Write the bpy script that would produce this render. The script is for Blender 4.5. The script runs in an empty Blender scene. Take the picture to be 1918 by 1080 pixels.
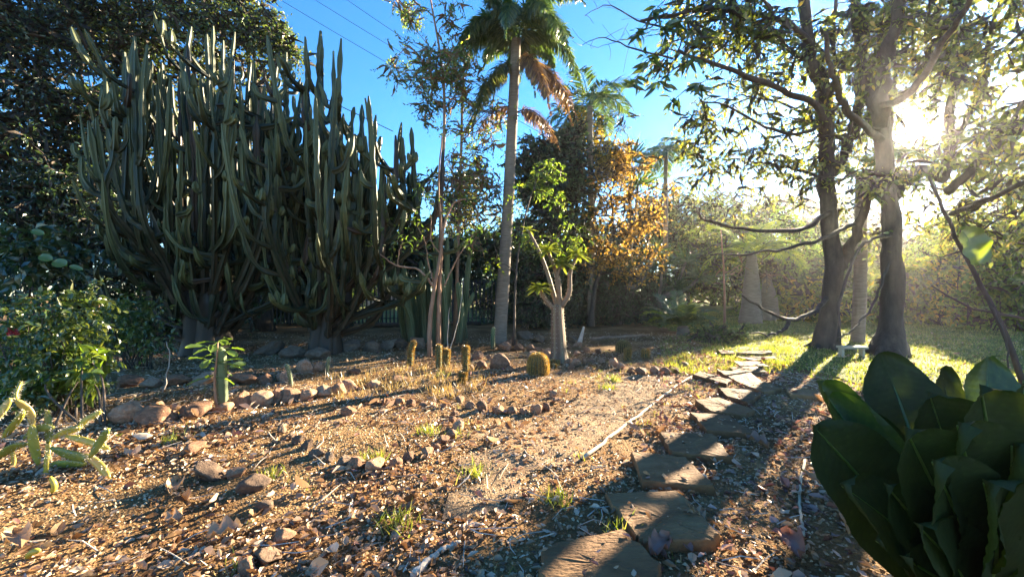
import bpy, math
import numpy as np
from math import radians, sin, cos, pi, sqrt

# ------------------------------------------------------------------ camera, sky, sun, exposure
scene = bpy.context.scene
CAM_H = 1.4
FPX = 750.0
cam_data = bpy.data.cameras.new("camera")
cam_data.sensor_width = 36.0
cam_data.lens = FPX / 1918.0 * 36.0
cam_data.clip_start = 0.05
cam_data.clip_end = 3000.0
cam = bpy.data.objects.new("camera", cam_data)
scene.collection.objects.link(cam)
cam.location = (0, 0, CAM_H)
cam.rotation_euler = (radians(90), 0, 0)
scene.camera = cam

SUN_DIR = np.array([751 / FPX, 1.0, 310 / FPX])
SUN_DIR /= np.linalg.norm(SUN_DIR)
SUN_EL = math.asin(SUN_DIR[2])
SUN_AZ = math.atan2(SUN_DIR[0], SUN_DIR[1])      # from +Y towards +X

world = bpy.data.worlds.new("World")
scene.world = world
world.use_nodes = True
wn = world.node_tree
bg = wn.nodes["Background"]
sky = wn.nodes.new("ShaderNodeTexSky")
sky.sky_type = 'NISHITA'
sky.sun_disc = False
sky.sun_elevation = SUN_EL
sky.sun_rotation = SUN_AZ
sky.air_density = 1.0
sky.dust_density = 0.02
sky.ozone_density = 5.0
hsv = wn.nodes.new("ShaderNodeHueSaturation")
hsv.inputs["Saturation"].default_value = 1.14
wn.links.new(sky.outputs[0], hsv.inputs["Color"]); wn.links.new(hsv.outputs[0], bg.inputs[0])
bg.inputs[1].default_value = 0.05

sun_data = bpy.data.lights.new("sun_lamp", 'SUN')
sun_data.energy = 5.0
sun_data.angle = radians(0.5)
sun_data.color = (1.0, 0.84, 0.6)
sun = bpy.data.objects.new("sun_lamp", sun_data)
scene.collection.objects.link(sun)
sun.rotation_euler = (-(radians(90) - SUN_EL), 0, -SUN_AZ)

scene.view_settings.view_transform = 'Standard'
scene.view_settings.look = 'None'
scene.view_settings.gamma = 1.0
scene.view_settings.use_curve_mapping = False
scene.view_settings.exposure = 3.2

cy = scene.cycles
cy.max_bounces = 6
cy.diffuse_bounces = 3
cy.glossy_bounces = 2
cy.transmission_bounces = 3
cy.transparent_max_bounces = 6
cy.volume_bounces = 0
cy.sample_clamp_indirect = 4.0
cy.use_denoising = True

# ------------------------------------------------------------------ helpers
rng = np.random.default_rng(11)


def at(u, v, Y):
    return np.array([(u - 959) / FPX * Y, Y, CAM_H - (v - 540) / FPX * Y])


def G(u, v):
    Y = FPX * CAM_H / (v - 540.0)
    return np.array([(u - 959) / FPX * Y, Y, 0.0])


def _hash(ix, iy, seed):
    h = (ix.astype(np.int64) * 374761393 + iy.astype(np.int64) * 668265263 + seed * 1274126177) & 0x7fffffff
    h = ((h ^ (h >> 13)) * 1103515245) & 0x7fffffff
    return ((h ^ (h >> 16)) & 0xffff) / 65535.0


def vnoise(x, y, seed=0):
    x = np.asarray(x, float); y = np.asarray(y, float)
    ix = np.floor(x); iy = np.floor(y)
    fx = x - ix; fy = y - iy
    fx = fx * fx * (3 - 2 * fx); fy = fy * fy * (3 - 2 * fy)
    a = _hash(ix, iy, seed); b = _hash(ix + 1, iy, seed)
    c = _hash(ix, iy + 1, seed); d = _hash(ix + 1, iy + 1, seed)
    return (a * (1 - fx) + b * fx) * (1 - fy) + (c * (1 - fx) + d * fx) * fy


def gz(x, y):
    x = np.asarray(x, float); y = np.asarray(y, float)
    z = 0.05 * (vnoise(x * .9, y * .9, 1) - .5) + 0.035 * (vnoise(x * 2.7, y * 2.7, 2) - .5) + 0.02 * (vnoise(x * 9, y * 9, 3) - .5)
    return z


def GP(u, v):
    p = G(u, v); p[2] = float(gz(p[0], p[1])); return p


def unit(a):
    a = np.asarray(a, float)
    return a / np.maximum(np.linalg.norm(a, axis=-1, keepdims=True), 1e-9)


class MB:
    def __init__(self):
        self.v = []; self.f = []; self.m = []; self.t = []; self.n = 0

    def add(self, V, F, mat=0, tint=None):
        V = np.asarray(V, float).reshape(-1, 3)
        self.v.append(V)
        Fs = F if isinstance(F, list) else [F]
        for f in Fs:
            f = np.asarray(f, int)
            if f.size == 0: continue
            self.f.append(f + self.n); self.m.append(np.full(len(f), mat, int))
        if tint is None: tint = np.full(len(V), .5)
        elif np.isscalar(tint): tint = np.full(len(V), float(tint))
        self.t.append(np.asarray(tint, float))
        self.n += len(V)
        return self

    def mesh(self, name, mats, origin=(0, 0, 0), smooth=False):
        me = bpy.data.meshes.new(name)
        V = np.concatenate(self.v) - np.asarray(origin, float)
        lv = np.concatenate([f.ravel() for f in self.f])
        lt = np.concatenate([np.full(len(f), f.shape[1], int) for f in self.f])
        mi = np.concatenate(self.m)
        ls = np.concatenate([[0], np.cumsum(lt)[:-1]])
        me.vertices.add(len(V)); me.vertices.foreach_set("co", V.ravel())
        me.loops.add(len(lv)); me.loops.foreach_set("vertex_index", lv.astype(np.int32))
        me.polygons.add(len(lt)); me.polygons.foreach_set("loop_start", ls.astype(np.int32))
        me.polygons.foreach_set("loop_total", lt.astype(np.int32))
        me.polygons.foreach_set("material_index", mi.astype(np.int32))
        me.polygons.foreach_set("use_smooth", np.full(len(lt), bool(smooth)))
        at_ = me.attributes.new("tint", 'FLOAT', 'POINT')
        at_.data.foreach_set("value", np.concatenate(self.t).astype(np.float32))
        me.update(calc_edges=True)
        for m in (mats if isinstance(mats, (list, tuple)) else [mats]):
            me.materials.append(m)
        return me

    def build(self, name, mats, parent=None, smooth=False, kind=None, label=None):
        org = ORIGIN.get(parent.name, (0, 0, 0)) if parent else (0, 0, 0)
        me = self.mesh(name, mats, org, smooth)
        o = bpy.data.objects.new(name, me)
        scene.collection.objects.link(o)
        if parent: o.parent = parent; ORIGIN[o.name] = org
        if kind: o["kind"] = kind
        if label: o["label"] = label
        return o


ORIGIN = {}


def thing(name, label, cat, loc, group=None):
    o = bpy.data.objects.new(name, None)
    o.empty_display_size = .1
    scene.collection.objects.link(o)
    o.location = tuple(float(c) for c in loc)
    o["label"] = label; o["category"] = cat
    if group: o["group"] = group
    ORIGIN[o.name] = np.asarray(loc, float)
    return o


def tag(o, label, cat, group=None):
    o["label"] = label; o["category"] = cat
    if group: o["group"] = group
    return o


def place_mesh(name, me, loc, rot=(0, 0, 0), sc=(1, 1, 1), parent=None):
    o = bpy.data.objects.new(name, me)
    scene.collection.objects.link(o)
    o.location = tuple(float(c) for c in loc); o.rotation_euler = tuple(float(c) for c in rot); o.scale = tuple(float(c) for c in sc)
    if parent: o.parent = parent
    return o


def smoothpath(pts, n):
    """Catmull-Rom through pts, n samples."""
    P = np.asarray(pts, float)
    if len(P) < 3:
        t = np.linspace(0, 1, n)[:, None]
        return P[0] * (1 - t) + P[-1] * t
    Q = np.vstack([2 * P[0] - P[1], P, 2 * P[-1] - P[-2]])
    s = np.linspace(0, len(P) - 1 - 1e-6, n)
    i = s.astype(int); t = (s - i)[:, None]
    a, b, c, d = Q[i], Q[i + 1], Q[i + 2], Q[i + 3]
    return .5 * ((2 * b) + (-a + c) * t + (2 * a - 5 * b + 4 * c - d) * t ** 2 + (-a + 3 * b - 3 * c + d) * t ** 3)


def tube(P, R, sides=8, prof=None, twist=0.0, cap=True):
    P = np.asarray(P, float); n = len(P)
    R = np.broadcast_to(np.asarray(R, float), (n,))
    T = unit(np.gradient(P, axis=0))
    ref = np.array([0, 0, 1.0]) if abs(T[0][2]) < .9 else np.array([1.0, 0, 0])
    u = np.cross(T[0], ref); u /= np.linalg.norm(u)
    U = np.empty((n, 3))
    for i in range(n):
        u = u - T[i] * np.dot(u, T[i]); u /= max(np.linalg.norm(u), 1e-9); U[i] = u
    W = np.cross(T, U)
    a = np.linspace(0, 2 * pi, sides, endpoint=False)
    k = np.ones(sides) if prof is None else np.asarray(prof)
    aa = a[None, :] + (np.linspace(0, twist, n)[:, None] if twist else 0)
    aa = np.broadcast_to(aa, (n, sides))
    V = P[:, None, :] + (U[:, None, :] * np.cos(aa)[..., None] + W[:, None, :] * np.sin(aa)[..., None]) * (R[:, None] * k[None, :])[..., None]
    V = V.reshape(-1, 3)
    i = np.arange(n - 1)[:, None] * sides; j = np.arange(sides)[None, :]; j2 = (j + 1) % sides
    F = np.stack([i + j, i + j2, i + sides + j2, i + sides + j], -1).reshape(-1, 4)
    Fs = [F]
    if cap:
        V = np.vstack([V, P[-1] + T[-1] * R[-1] * .6, P[0] - T[0] * R[0] * .1])
        jj = np.arange(sides); b = (n - 1) * sides
        Fs.append(np.stack([b + jj, b + (jj + 1) % sides, np.full(sides, n * sides)], -1))
        Fs.append(np.stack([(jj + 1) % sides, jj, np.full(sides, n * sides + 1)], -1))
    return V, Fs


# leaf templates: (verts[x,y,z], tris)
T_DIA = (np.array([[0, 0, 0], [-.5, .42, .14], [0, 1, -.08], [.5, .42, .14]]), np.array([[0, 2, 1], [0, 3, 2]]))
T_LEAF = (np.array([[0, 0, 0], [-.42, .28, .12], [.42, .28, .12], [-.4, .62, .08], [.4, .62, .08], [0, 1, -.18], [0, .4, .0]]),
          np.array([[0, 6, 1], [0, 2, 6], [1, 6, 3], [2, 4, 6], [3, 6, 5], [6, 4, 5]]))
T_LONG = (np.array([[0, 0, 0], [-.5, .35, .05], [.5, .35, .05], [-.4, .7, -.02], [.4, .7, -.02], [0, 1, -.16]]),
          np.array([[0, 2, 1], [1, 2, 3], [2, 4, 3], [3, 4, 5]]))
_x = np.array([-.5, 0, .5])
T_CURL = (np.array([[x * w, y, .55 * (2 * x) ** 2 * c + .35 * (y - .5) ** 2] for y, w, c in ((0, .12, .1), (.3, .9, .35), (.65, 1, .5), (1, .15, .1)) for x in _x]),
          np.concatenate([np.array([[r * 3 + c, r * 3 + c + 1, r * 3 + c + 4, r * 3 + c + 3]]) for r in range(3) for c in range(2)]))
T_BLADE = (np.array([[-.5, 0, 0], [.5, 0, 0], [-.35, .5, .06], [.35, .5, .06], [0, 1, .28]]), np.array([[0, 1, 3], [0, 3, 2], [2, 3, 4]]))
T_GRAIN = (np.array([[-.5, -.4, 0], [.5, -.35, 0], [.1, .55, 0], [-.05, 0, .5]]), np.array([[0, 1, 3], [1, 2, 3], [2, 0, 3]]))
T_PEB = (np.array([[-.5, 0, 0], [0, -.45, 0], [.5, .05, 0], [.05, .5, 0], [.05, 0, .38]]), np.array([[0, 1, 4], [1, 2, 4], [2, 3, 4], [3, 0, 4]]))


def leafcloud(P, D, N, L, W, tmpl=T_DIA, curl=None):
    tv, tf = tmpl
    P = np.asarray(P, float); n = len(P)
    D = unit(D); S = unit(np.cross(D, N)); N = np.cross(S, D)
    L = np.broadcast_to(np.asarray(L, float), (n,)); W = np.broadcast_to(np.asarray(W, float), (n,))
    cz = L if curl is None else L * curl
    V = (P[:, None] + S[:, None] * (tv[None, :, 0, None] * W[:, None, None]) + D[:, None] * (tv[None, :, 1, None] * L[:, None, None])
         + N[:, None] * (tv[None, :, 2, None] * cz[:, None, None]))
    F = (tf[None] + (np.arange(n) * len(tv))[:, None, None]).reshape(-1, tf.shape[1])
    return V.reshape(-1, 3), F


def rdir(n, r=None):
    r = r or rng
    return unit(r.normal(size=(n, 3)))


# ------------------------------------------------------------------ materials
def new_mat(name):
    m = bpy.data.materials.new(name); m.use_nodes = True
    nt = m.node_tree; nt.nodes.clear()
    out = nt.nodes.new("ShaderNodeOutputMaterial")
    return m, nt, out


def ramp(nt, stops):
    r = nt.nodes.new("ShaderNodeValToRGB")
    e = r.color_ramp.elements
    while len(e) < len(stops): e.new(.5)
    for k, (p, c) in enumerate(stops):
        e[k].position = p; e[k].color = (*c, 1)
    return r


def leaf_mat(name, stops, transl=.55, tcol=(1.25, 1.2, .55), gloss=.06, rough=.35, by='island'):
    m, nt, out = new_mat(name)
    L = nt.links.new
    if by == 'island':
        g = nt.nodes.new("ShaderNodeNewGeometry"); src = g.outputs["Random Per Island"]
    else:
        g = nt.nodes.new("ShaderNodeAttribute"); g.attribute_name = "tint"
        nz = nt.nodes.new("ShaderNodeTexNoise"); nz.inputs["Scale"].default_value = 14; nz.inputs["Detail"].default_value = 7; nz.inputs["Roughness"].default_value = .7
        tc = nt.nodes.new("ShaderNodeTexCoord"); L(tc.outputs["Object"], nz.inputs["Vector"])
        mm = nt.nodes.new("ShaderNodeMath"); mm.operation = 'MULTIPLY_ADD'; L(nz.outputs["Fac"], mm.inputs[0]); mm.inputs[1].default_value = .7
        ms = nt.nodes.new("ShaderNodeMath"); ms.operation = 'SUBTRACT'; L(g.outputs["Fac"], ms.inputs[0]); ms.inputs[1].default_value = .35
        L(ms.outputs[0], mm.inputs[2]); src = mm.outputs[0]
    r = ramp(nt, stops); L(src, r.inputs[0])
    d = nt.nodes.new("ShaderNodeBsdfDiffuse"); L(r.outputs[0], d.inputs[0])
    mul = nt.nodes.new("ShaderNodeMix"); mul.data_type = 'RGBA'; mul.blend_type = 'MULTIPLY'
    mul.inputs[0].default_value = 1.0
    L(r.outputs[0], mul.inputs[6]); mul.inputs[7].default_value = (*tcol, 1)
    t = nt.nodes.new("ShaderNodeBsdfTranslucent"); L(mul.outputs[2], t.inputs[0])
    mx = nt.nodes.new("ShaderNodeMixShader"); mx.inputs[0].default_value = transl
    L(d.outputs[0], mx.inputs[1]); L(t.outputs[0], mx.inputs[2])
    gl = nt.nodes.new("ShaderNodeBsdfGlossy"); gl.inputs["Roughness"].default_value = rough
    gl.inputs[0].default_value = (.9, .9, .9, 1)
    mg = nt.nodes.new("ShaderNodeMixShader"); mg.inputs[0].default_value = gloss
    L(mx.outputs[0], mg.inputs[1]); L(gl.outputs[0], mg.inputs[2])
    L(mg.outputs[0], out.inputs[0])
    return m


def rough_mat(name, stops, scale=6.0, stretch=(1, 1, 1), bump=.4, rough=.85, detail=6.0, objrand=0.0, bscale=None, spec=.25):
    m, nt, out = new_mat(name)
    L = nt.links.new
    tc = nt.nodes.new("ShaderNodeTexCoord"); mp = nt.nodes.new("ShaderNodeMapping")
    mp.inputs["Scale"].default_value = stretch
    L(tc.outputs["Object"], mp.inputs[0])
    if objrand:
        oi = nt.nodes.new("ShaderNodeObjectInfo")
        vm = nt.nodes.new("ShaderNodeVectorMath"); vm.operation = 'SCALE'; vm.inputs[0].default_value = (31, 17, 23)
        L(oi.outputs["Random"], vm.inputs["Scale"]); L(vm.outputs[0], mp.inputs["Location"])
    n = nt.nodes.new("ShaderNodeTexNoise"); n.inputs["Scale"].default_value = scale; n.inputs["Detail"].default_value = detail
    n.inputs["Roughness"].default_value = .65
    L(mp.outputs[0], n.inputs["Vector"])
    r = ramp(nt, stops)
    src = n.outputs["Fac"]
    if objrand:
        ma = nt.nodes.new("ShaderNodeMath"); ma.operation = 'MULTIPLY_ADD'
        L(oi.outputs["Random"], ma.inputs[0]); ma.inputs[1].default_value = objrand
        sub = nt.nodes.new("ShaderNodeMath"); sub.operation = 'SUBTRACT'
        L(src, sub.inputs[0]); sub.inputs[1].default_value = objrand / 2
        L(sub.outputs[0], ma.inputs[2]); src = ma.outputs[0]
    L(src, r.inputs[0])
    p = nt.nodes.new("ShaderNodeBsdfPrincipled"); L(r.outputs[0], p.inputs["Base Color"])
    p.inputs["Roughness"].default_value = rough
    p.inputs["Specular IOR Level"].default_value = spec
    n2 = nt.nodes.new("ShaderNodeTexNoise"); n2.inputs["Scale"].default_value = bscale or scale * 3; n2.inputs["Detail"].default_value = 8
    L(mp.outputs[0], n2.inputs["Vector"])
    b = nt.nodes.new("ShaderNodeBump"); b.inputs["Strength"].default_value = bump; b.inputs["Distance"].default_value = .02
    L(n2.outputs["Fac"], b.inputs["Height"]); L(b.outputs[0], p.inputs["Normal"])
    L(p.outputs[0], out.inputs[0])
    return m


def tint_mat(name, stops, noise=.15, nscale=8.0, rough=.6, bump=.2, spec=.3):
    """colour along the vertex value tint (age / rib / tip of the piece), broken up by noise"""
    m, nt, out = new_mat(name)
    L = nt.links.new
    a = nt.nodes.new("ShaderNodeAttribute"); a.attribute_name = "tint"
    tc = nt.nodes.new("ShaderNodeTexCoord")
    n = nt.nodes.new("ShaderNodeTexNoise"); n.inputs["Scale"].default_value = nscale; n.inputs["Detail"].default_value = 6
    L(tc.outputs["Object"], n.inputs["Vector"])
    ma = nt.nodes.new("ShaderNodeMath"); ma.operation = 'MULTIPLY_ADD'
    L(n.outputs["Fac"], ma.inputs[0]); ma.inputs[1].default_value = noise * 2
    sb = nt.nodes.new("ShaderNodeMath"); sb.operation = 'SUBTRACT'; L(a.outputs["Fac"], sb.inputs[0]); sb.inputs[1].default_value = noise
    L(sb.outputs[0], ma.inputs[2])
    r = ramp(nt, stops); L(ma.outputs[0], r.inputs[0])
    p = nt.nodes.new("ShaderNodeBsdfPrincipled"); L(r.outputs[0], p.inputs["Base Color"])
    p.inputs["Roughness"].default_value = rough; p.inputs["Specular IOR Level"].default_value = spec
    b = nt.nodes.new("ShaderNodeBump"); b.inputs["Strength"].default_value = bump; b.inputs["Distance"].default_value = .01
    L(n.outputs["Fac"], b.inputs["Height"]); L(b.outputs[0], p.inputs["Normal"])
    L(p.outputs[0], out.inputs[0])
    return m


M = {}
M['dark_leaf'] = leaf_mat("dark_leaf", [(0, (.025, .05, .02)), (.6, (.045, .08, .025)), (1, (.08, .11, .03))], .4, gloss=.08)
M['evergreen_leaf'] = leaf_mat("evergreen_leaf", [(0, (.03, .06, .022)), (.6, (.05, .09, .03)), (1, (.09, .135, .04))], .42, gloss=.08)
M['mid_leaf'] = leaf_mat("mid_leaf", [(0, (.04, .075, .02)), (.6, (.075, .12, .03)), (1, (.14, .17, .04))], .5)
M['olive_leaf'] = leaf_mat("olive_leaf", [(0, (.05, .065, .02)), (.6, (.1, .12, .03)), (.9, (.17, .16, .04)), (1, (.25, .17, .05))], .5)
M['backlit_leaf'] = leaf_mat("backlit_leaf", [(0, (.06, .085, .02)), (.6, (.11, .145, .03)), (.93, (.19, .21, .04)), (1, (.36, .26, .05))], .62)  # mid green brightened and yellowed, the look of backlight put into the colour
M['rose_leaf'] = leaf_mat("rose_leaf", [(0, (.06, .1, .025)), (.6, (.1, .15, .03)), (1, (.2, .22, .05))], .5, gloss=.08)
M['crown_leaf'] = leaf_mat("crown_leaf", [(0, (.07, .1, .02)), (.6, (.14, .17, .03)), (.9, (.22, .23, .04)), (1, (.4, .28, .05))], .66, tcol=(1.3, 1.2, .5))
M['yellow_shrub'] = leaf_mat("yellow_shrub", [(0, (.1, .14, .025)), (.5, (.2, .22, .035)), (.8, (.36, .3, .04)), (1, (.45, .27, .05))], .6)
M['lime_leaf'] = leaf_mat("lime_leaf", [(0, (.07, .13, .02)), (.6, (.13, .21, .03)), (1, (.24, .28, .04))], .6)
M['yellow_leaf'] = leaf_mat("yellow_leaf", [(0, (.2, .17, .02)), (.6, (.42, .28, .03)), (1, (.5, .36, .05))], .6)
M['orange_leaf'] = leaf_mat("orange_leaf", [(0, (.12, .11, .03)), (.3, (.25, .165, .045)), (.65, (.4, .26, .06)), (1, (.48, .38, .07))], .55, tcol=(1.25, 1.0, .5))
M['brown_frond'] = leaf_mat("brown_frond", [(0, (.1, .06, .04)), (.6, (.2, .12, .07)), (1, (.4, .27, .08))], .45, tcol=(1.2, 1, .6))
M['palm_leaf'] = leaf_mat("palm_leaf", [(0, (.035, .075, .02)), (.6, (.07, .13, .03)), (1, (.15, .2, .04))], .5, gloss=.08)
M['lit_palm_leaf'] = leaf_mat("lit_palm_leaf", [(0, (.14, .2, .02)), (.6, (.22, .29, .03)), (1, (.34, .36, .05))], .65)  # sunlit copy of the palm green, its brightness put into the colour
M['rosette_leaf'] = leaf_mat("rosette_leaf", [(0, (.1, .14, .03)), (.6, (.18, .22, .04)), (1, (.28, .3, .06))], .5)
M['grass'] = leaf_mat("grass", [(0, (.1, .14, .02)), (.5, (.17, .21, .03)), (.8, (.26, .25, .06)), (1, (.36, .29, .11))], .6)
M['dry_grass'] = leaf_mat("dry_grass", [(0, (.2, .13, .05)), (.6, (.34, .24, .1)), (1, (.42, .34, .14))], .5, tcol=(1.1, 1, .7))
M['litter'] = leaf_mat("litter", [(0, (.09, .045, .022)), (.3, (.24, .14, .068)), (.65, (.41, .27, .155)), (.88, (.47, .33, .22)), (1, (.56, .46, .34))], .22, tcol=(1.1, .9, .6), gloss=.04)
M['red_litter'] = leaf_mat("red_litter", [(0, (.08, .04, .03)), (.4, (.19, .09, .065)), (.75, (.3, .17, .13)), (1, (.5, .4, .34))], .2, tcol=(1.1, .8, .6), gloss=.04)
M['spine'] = leaf_mat("spine", [(0, (.35, .2, .05)), (.6, (.55, .38, .1)), (1, (.68, .55, .2))], .5, tcol=(1.1, 1, .6))
M['gold_spine'] = leaf_mat("gold_spine", [(0, (.22, .12, .03)), (.6, (.38, .25, .07)), (1, (.55, .42, .16))], .5, tcol=(1.1, 1, .6))
M['pale_spine'] = leaf_mat("pale_spine", [(0, (.5, .45, .35)), (1, (.7, .65, .55))], .4, tcol=(1, 1, .9))
M['big_leaf'] = leaf_mat("big_leaf", [(0, (.026, .034, .011)), (.5, (.036, .048, .013)), (1, (.07, .085, .025))], .32, tcol=(1.3, 1.4, .3), gloss=.014, rough=.5, by='tint')
M['lit_big_leaf'] = leaf_mat("lit_big_leaf", [(0, (.035, .06, .015)), (.5, (.06, .095, .02)), (1, (.13, .16, .03))], .5, tcol=(1.3, 1.4, .3), gloss=.04, rough=.4, by='tint')  # lighter copy of the big leaf, its sunlit edges put into the colour
M['glow_leaf'] = leaf_mat("glow_leaf", [(0, (.08, .12, .02)), (.5, (.14, .19, .025)), (1, (.22, .25, .05))], .6, by='tint')
M['pad'] = leaf_mat("pad", [(0, (.11, .15, .03)), (.55, (.28, .27, .045)), (.8, (.45, .38, .06)), (1, (.48, .33, .1))], .2, by='tint', gloss=.04)
M['bark'] = rough_mat("bark", [(.25, (.035, .027, .02)), (.6, (.08, .06, .045)), (.8, (.13, .1, .075))], 9, (1, 1, .3), 1.0, bscale=14)
M['grey_bark'] = rough_mat("grey_bark", [(.25, (.1, .085, .07)), (.6, (.2, .17, .14)), (.85, (.3, .26, .22))], 9, (1, 1, .35), .7)
M['twig'] = rough_mat("twig", [(.2, (.05, .04, .03)), (.8, (.13, .1, .08))], 20, (1, 1, 1), .3)
M['palm_bark'] = rough_mat("palm_bark", [(.25, (.14, .11, .08)), (.6, (.25, .2, .15)), (.85, (.34, .29, .23))], 5, (1, 1, 7), .7)
M['sapling_bark'] = rough_mat("sapling_bark", [(.25, (.2, .11, .065)), (.6, (.32, .19, .12)), (.85, (.42, .29, .2))], 8, (1, 1, .4), .5)
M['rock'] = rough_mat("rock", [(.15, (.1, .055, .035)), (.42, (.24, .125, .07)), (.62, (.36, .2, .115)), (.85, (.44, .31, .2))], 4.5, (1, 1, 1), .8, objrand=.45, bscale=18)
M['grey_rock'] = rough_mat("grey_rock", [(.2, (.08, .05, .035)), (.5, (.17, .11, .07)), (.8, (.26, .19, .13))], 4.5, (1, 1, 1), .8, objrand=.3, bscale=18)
M['flag'] = rough_mat("flag", [(.2, (.075, .038, .018)), (.5, (.165, .088, .038)), (.8, (.25, .145, .066))], 3.2, (1, 2.2, 1), .7, objrand=.3, bscale=26)
M['stick'] = rough_mat("stick", [(.2, (.35, .28, .21)), (.7, (.55, .47, .38))], 14, (1, 1, 1), .3)
M['white_wood'] = rough_mat("white_wood", [(.2, (.36, .29, .19)), (.7, (.5, .42, .3))], 8, (1, 1, 1), .2)
M['metal'] = rough_mat("metal", [(.2, (.03, .03, .03)), (.8, (.07, .065, .06))], 20, (1, 1, 1), .2, rough=.6)
M['wall'] = rough_mat("wall", [(.2, (.42, .26, .2)), (.8, (.52, .34, .27))], 3, (1, 1, 1), .3)
M['pot'] = rough_mat("pot", [(.3, (.016, .016, .016)), (.7, (.03, .03, .028))], 12, (1, 1, 1), .1, rough=.95, spec=.03)
M['euph'] = tint_mat("cactus_skin", [(0, (.055, .036, .024)), (.22, (.042, .034, .02)), (.4, (.024, .028, .013)), (.75, (.03, .038, .016)), (1, (.085, .095, .035))], .16, 7, .5, .3)
M['column'] = tint_mat("column_skin", [(0, (.1, .09, .05)), (.4, (.09, .12, .055)), (1, (.16, .2, .09))], .15, 14, .6, .3)
M['barrel'] = tint_mat("barrel_skin", [(0, (.05, .045, .02)), (.6, (.1, .09, .035)), (1, (.2, .2, .06))], .1, 20, .6, .2)
M['pachy'] = tint_mat("succulent_bark", [(0, (.13, .08, .05)), (.5, (.2, .135, .085)), (1, (.25, .21, .11))], .25, 14, .7, .6)


def ground_mat():
    m, nt, out = new_mat("soil")
    L = nt.links.new
    tc = nt.nodes.new("ShaderNodeTexCoord")
    n1 = nt.nodes.new("ShaderNodeTexNoise"); n1.inputs["Scale"].default_value = .9; n1.inputs["Detail"].default_value = 8
    n2 = nt.nodes.new("ShaderNodeTexNoise"); n2.inputs["Scale"].default_value = 26; n2.inputs["Detail"].default_value = 6; n2.inputs["Roughness"].default_value = .8
    v = nt.nodes.new("ShaderNodeTexVoronoi"); v.inputs["Scale"].default_value = 60
    for n in (n1, n2, v): L(tc.outputs["Object"], n.inputs["Vector"])
    r1 = ramp(nt, [(.3, (.16, .09, .04)), (.55, (.31, .195, .092)), (.75, (.45, .315, .165))])
    L(n1.outputs["Fac"], r1.inputs[0])
    r2 = ramp(nt, [(.3, (.35, .33, .3)), (.55, (.9, .85, .8)), (.75, (1.35, 1.3, 1.25))])
    L(n2.outputs["Fac"], r2.inputs[0])
    mx = nt.nodes.new("ShaderNodeMix"); mx.data_type = 'RGBA'; mx.blend_type = 'MULTIPLY'; mx.inputs[0].default_value = 1
    L(r1.outputs[0], mx.inputs[6]); L(r2.outputs[0], mx.inputs[7])
    p = nt.nodes.new("ShaderNodeBsdfPrincipled"); p.inputs["Roughness"].default_value = .95; p.inputs["Specular IOR Level"].default_value = .1
    L(mx.outputs[2], p.inputs["Base Color"])
    ad = nt.nodes.new("ShaderNodeMath"); ad.operation = 'ADD'; L(n2.outputs["Fac"], ad.inputs[0]); L(v.outputs["Distance"], ad.inputs[1])
    b = nt.nodes.new("ShaderNodeBump"); b.inputs["Strength"].default_value = .9; b.inputs["Distance"].default_value = .03
    L(ad.outputs[0], b.inputs["Height"]); L(b.outputs[0], p.inputs["Normal"])
    L(p.outputs[0], out.inputs[0])
    return m


M['soil'] = ground_mat()
M['path'] = rough_mat("gravel_soil", [(.25, (.12, .08, .04)), (.5, (.23, .15, .085)), (.75, (.38, .27, .16))], 45, (1, 1, 1), 1.0, rough=.95, bscale=70, spec=.1)
M['lawn'] = rough_mat("lawn_turf", [(.25, (.07, .08, .025)), (.5, (.12, .135, .035)), (.75, (.2, .18, .06))], 3.5, (1, 1, 1), 1.0, rough=.95, bscale=40, spec=.1)
M['pebble'] = leaf_mat("pebble", [(0, (.18, .11, .055)), (.5, (.36, .25, .13)), (.85, (.5, .38, .22)), (1, (.6, .5, .36))], 0.0, gloss=.02)


# ------------------------------------------------------------------ setting: ground, gravel path, lawn
def graded(a, b, fine, grow):
    """coordinates from 0 outwards: fine steps that grow"""
    out = [0.0]; s = fine
    while out[-1] < b:
        out.append(out[-1] + s); s *= grow
    return np.array(out)


gx = graded(0, 85, .06, 1.035); gx = np.concatenate([-gx[:0:-1], gx])
gy = graded(0, 85, .05, 1.03)
gyn = graded(0, 20, .3, 1.2)
gy = np.concatenate([-gyn[:0:-1], gy])
XX, YY = np.meshgrid(gx, gy)
ZZ = gz(XX, YY) * np.clip(1.5 - np.hypot(XX, YY) / 40, 0, 1)
gb = MB()
nx, ny = len(gx), len(gy)
ii = (np.arange(ny - 1)[:, None] * nx + np.arange(nx - 1)[None, :]).ravel()
gb.add(np.stack([XX, YY, ZZ], -1), np.stack([ii, ii + 1, ii + nx + 1, ii + nx], -1))
gb.build("ground", M['soil'], smooth=True, kind="structure")


def inpoly(x, y, poly):
    poly = np.asarray(poly, float); c = np.zeros(np.shape(x), bool); n = len(poly); j = n - 1
    for i in range(n):
        xi, yi = poly[i][:2]; xj, yj = poly[j][:2]
        hit = ((yi > y) != (yj > y)) & (x < (xj - xi) * (y - yi) / (yj - yi + 1e-12) + xi)
        c ^= hit; j = i
    return c


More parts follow.
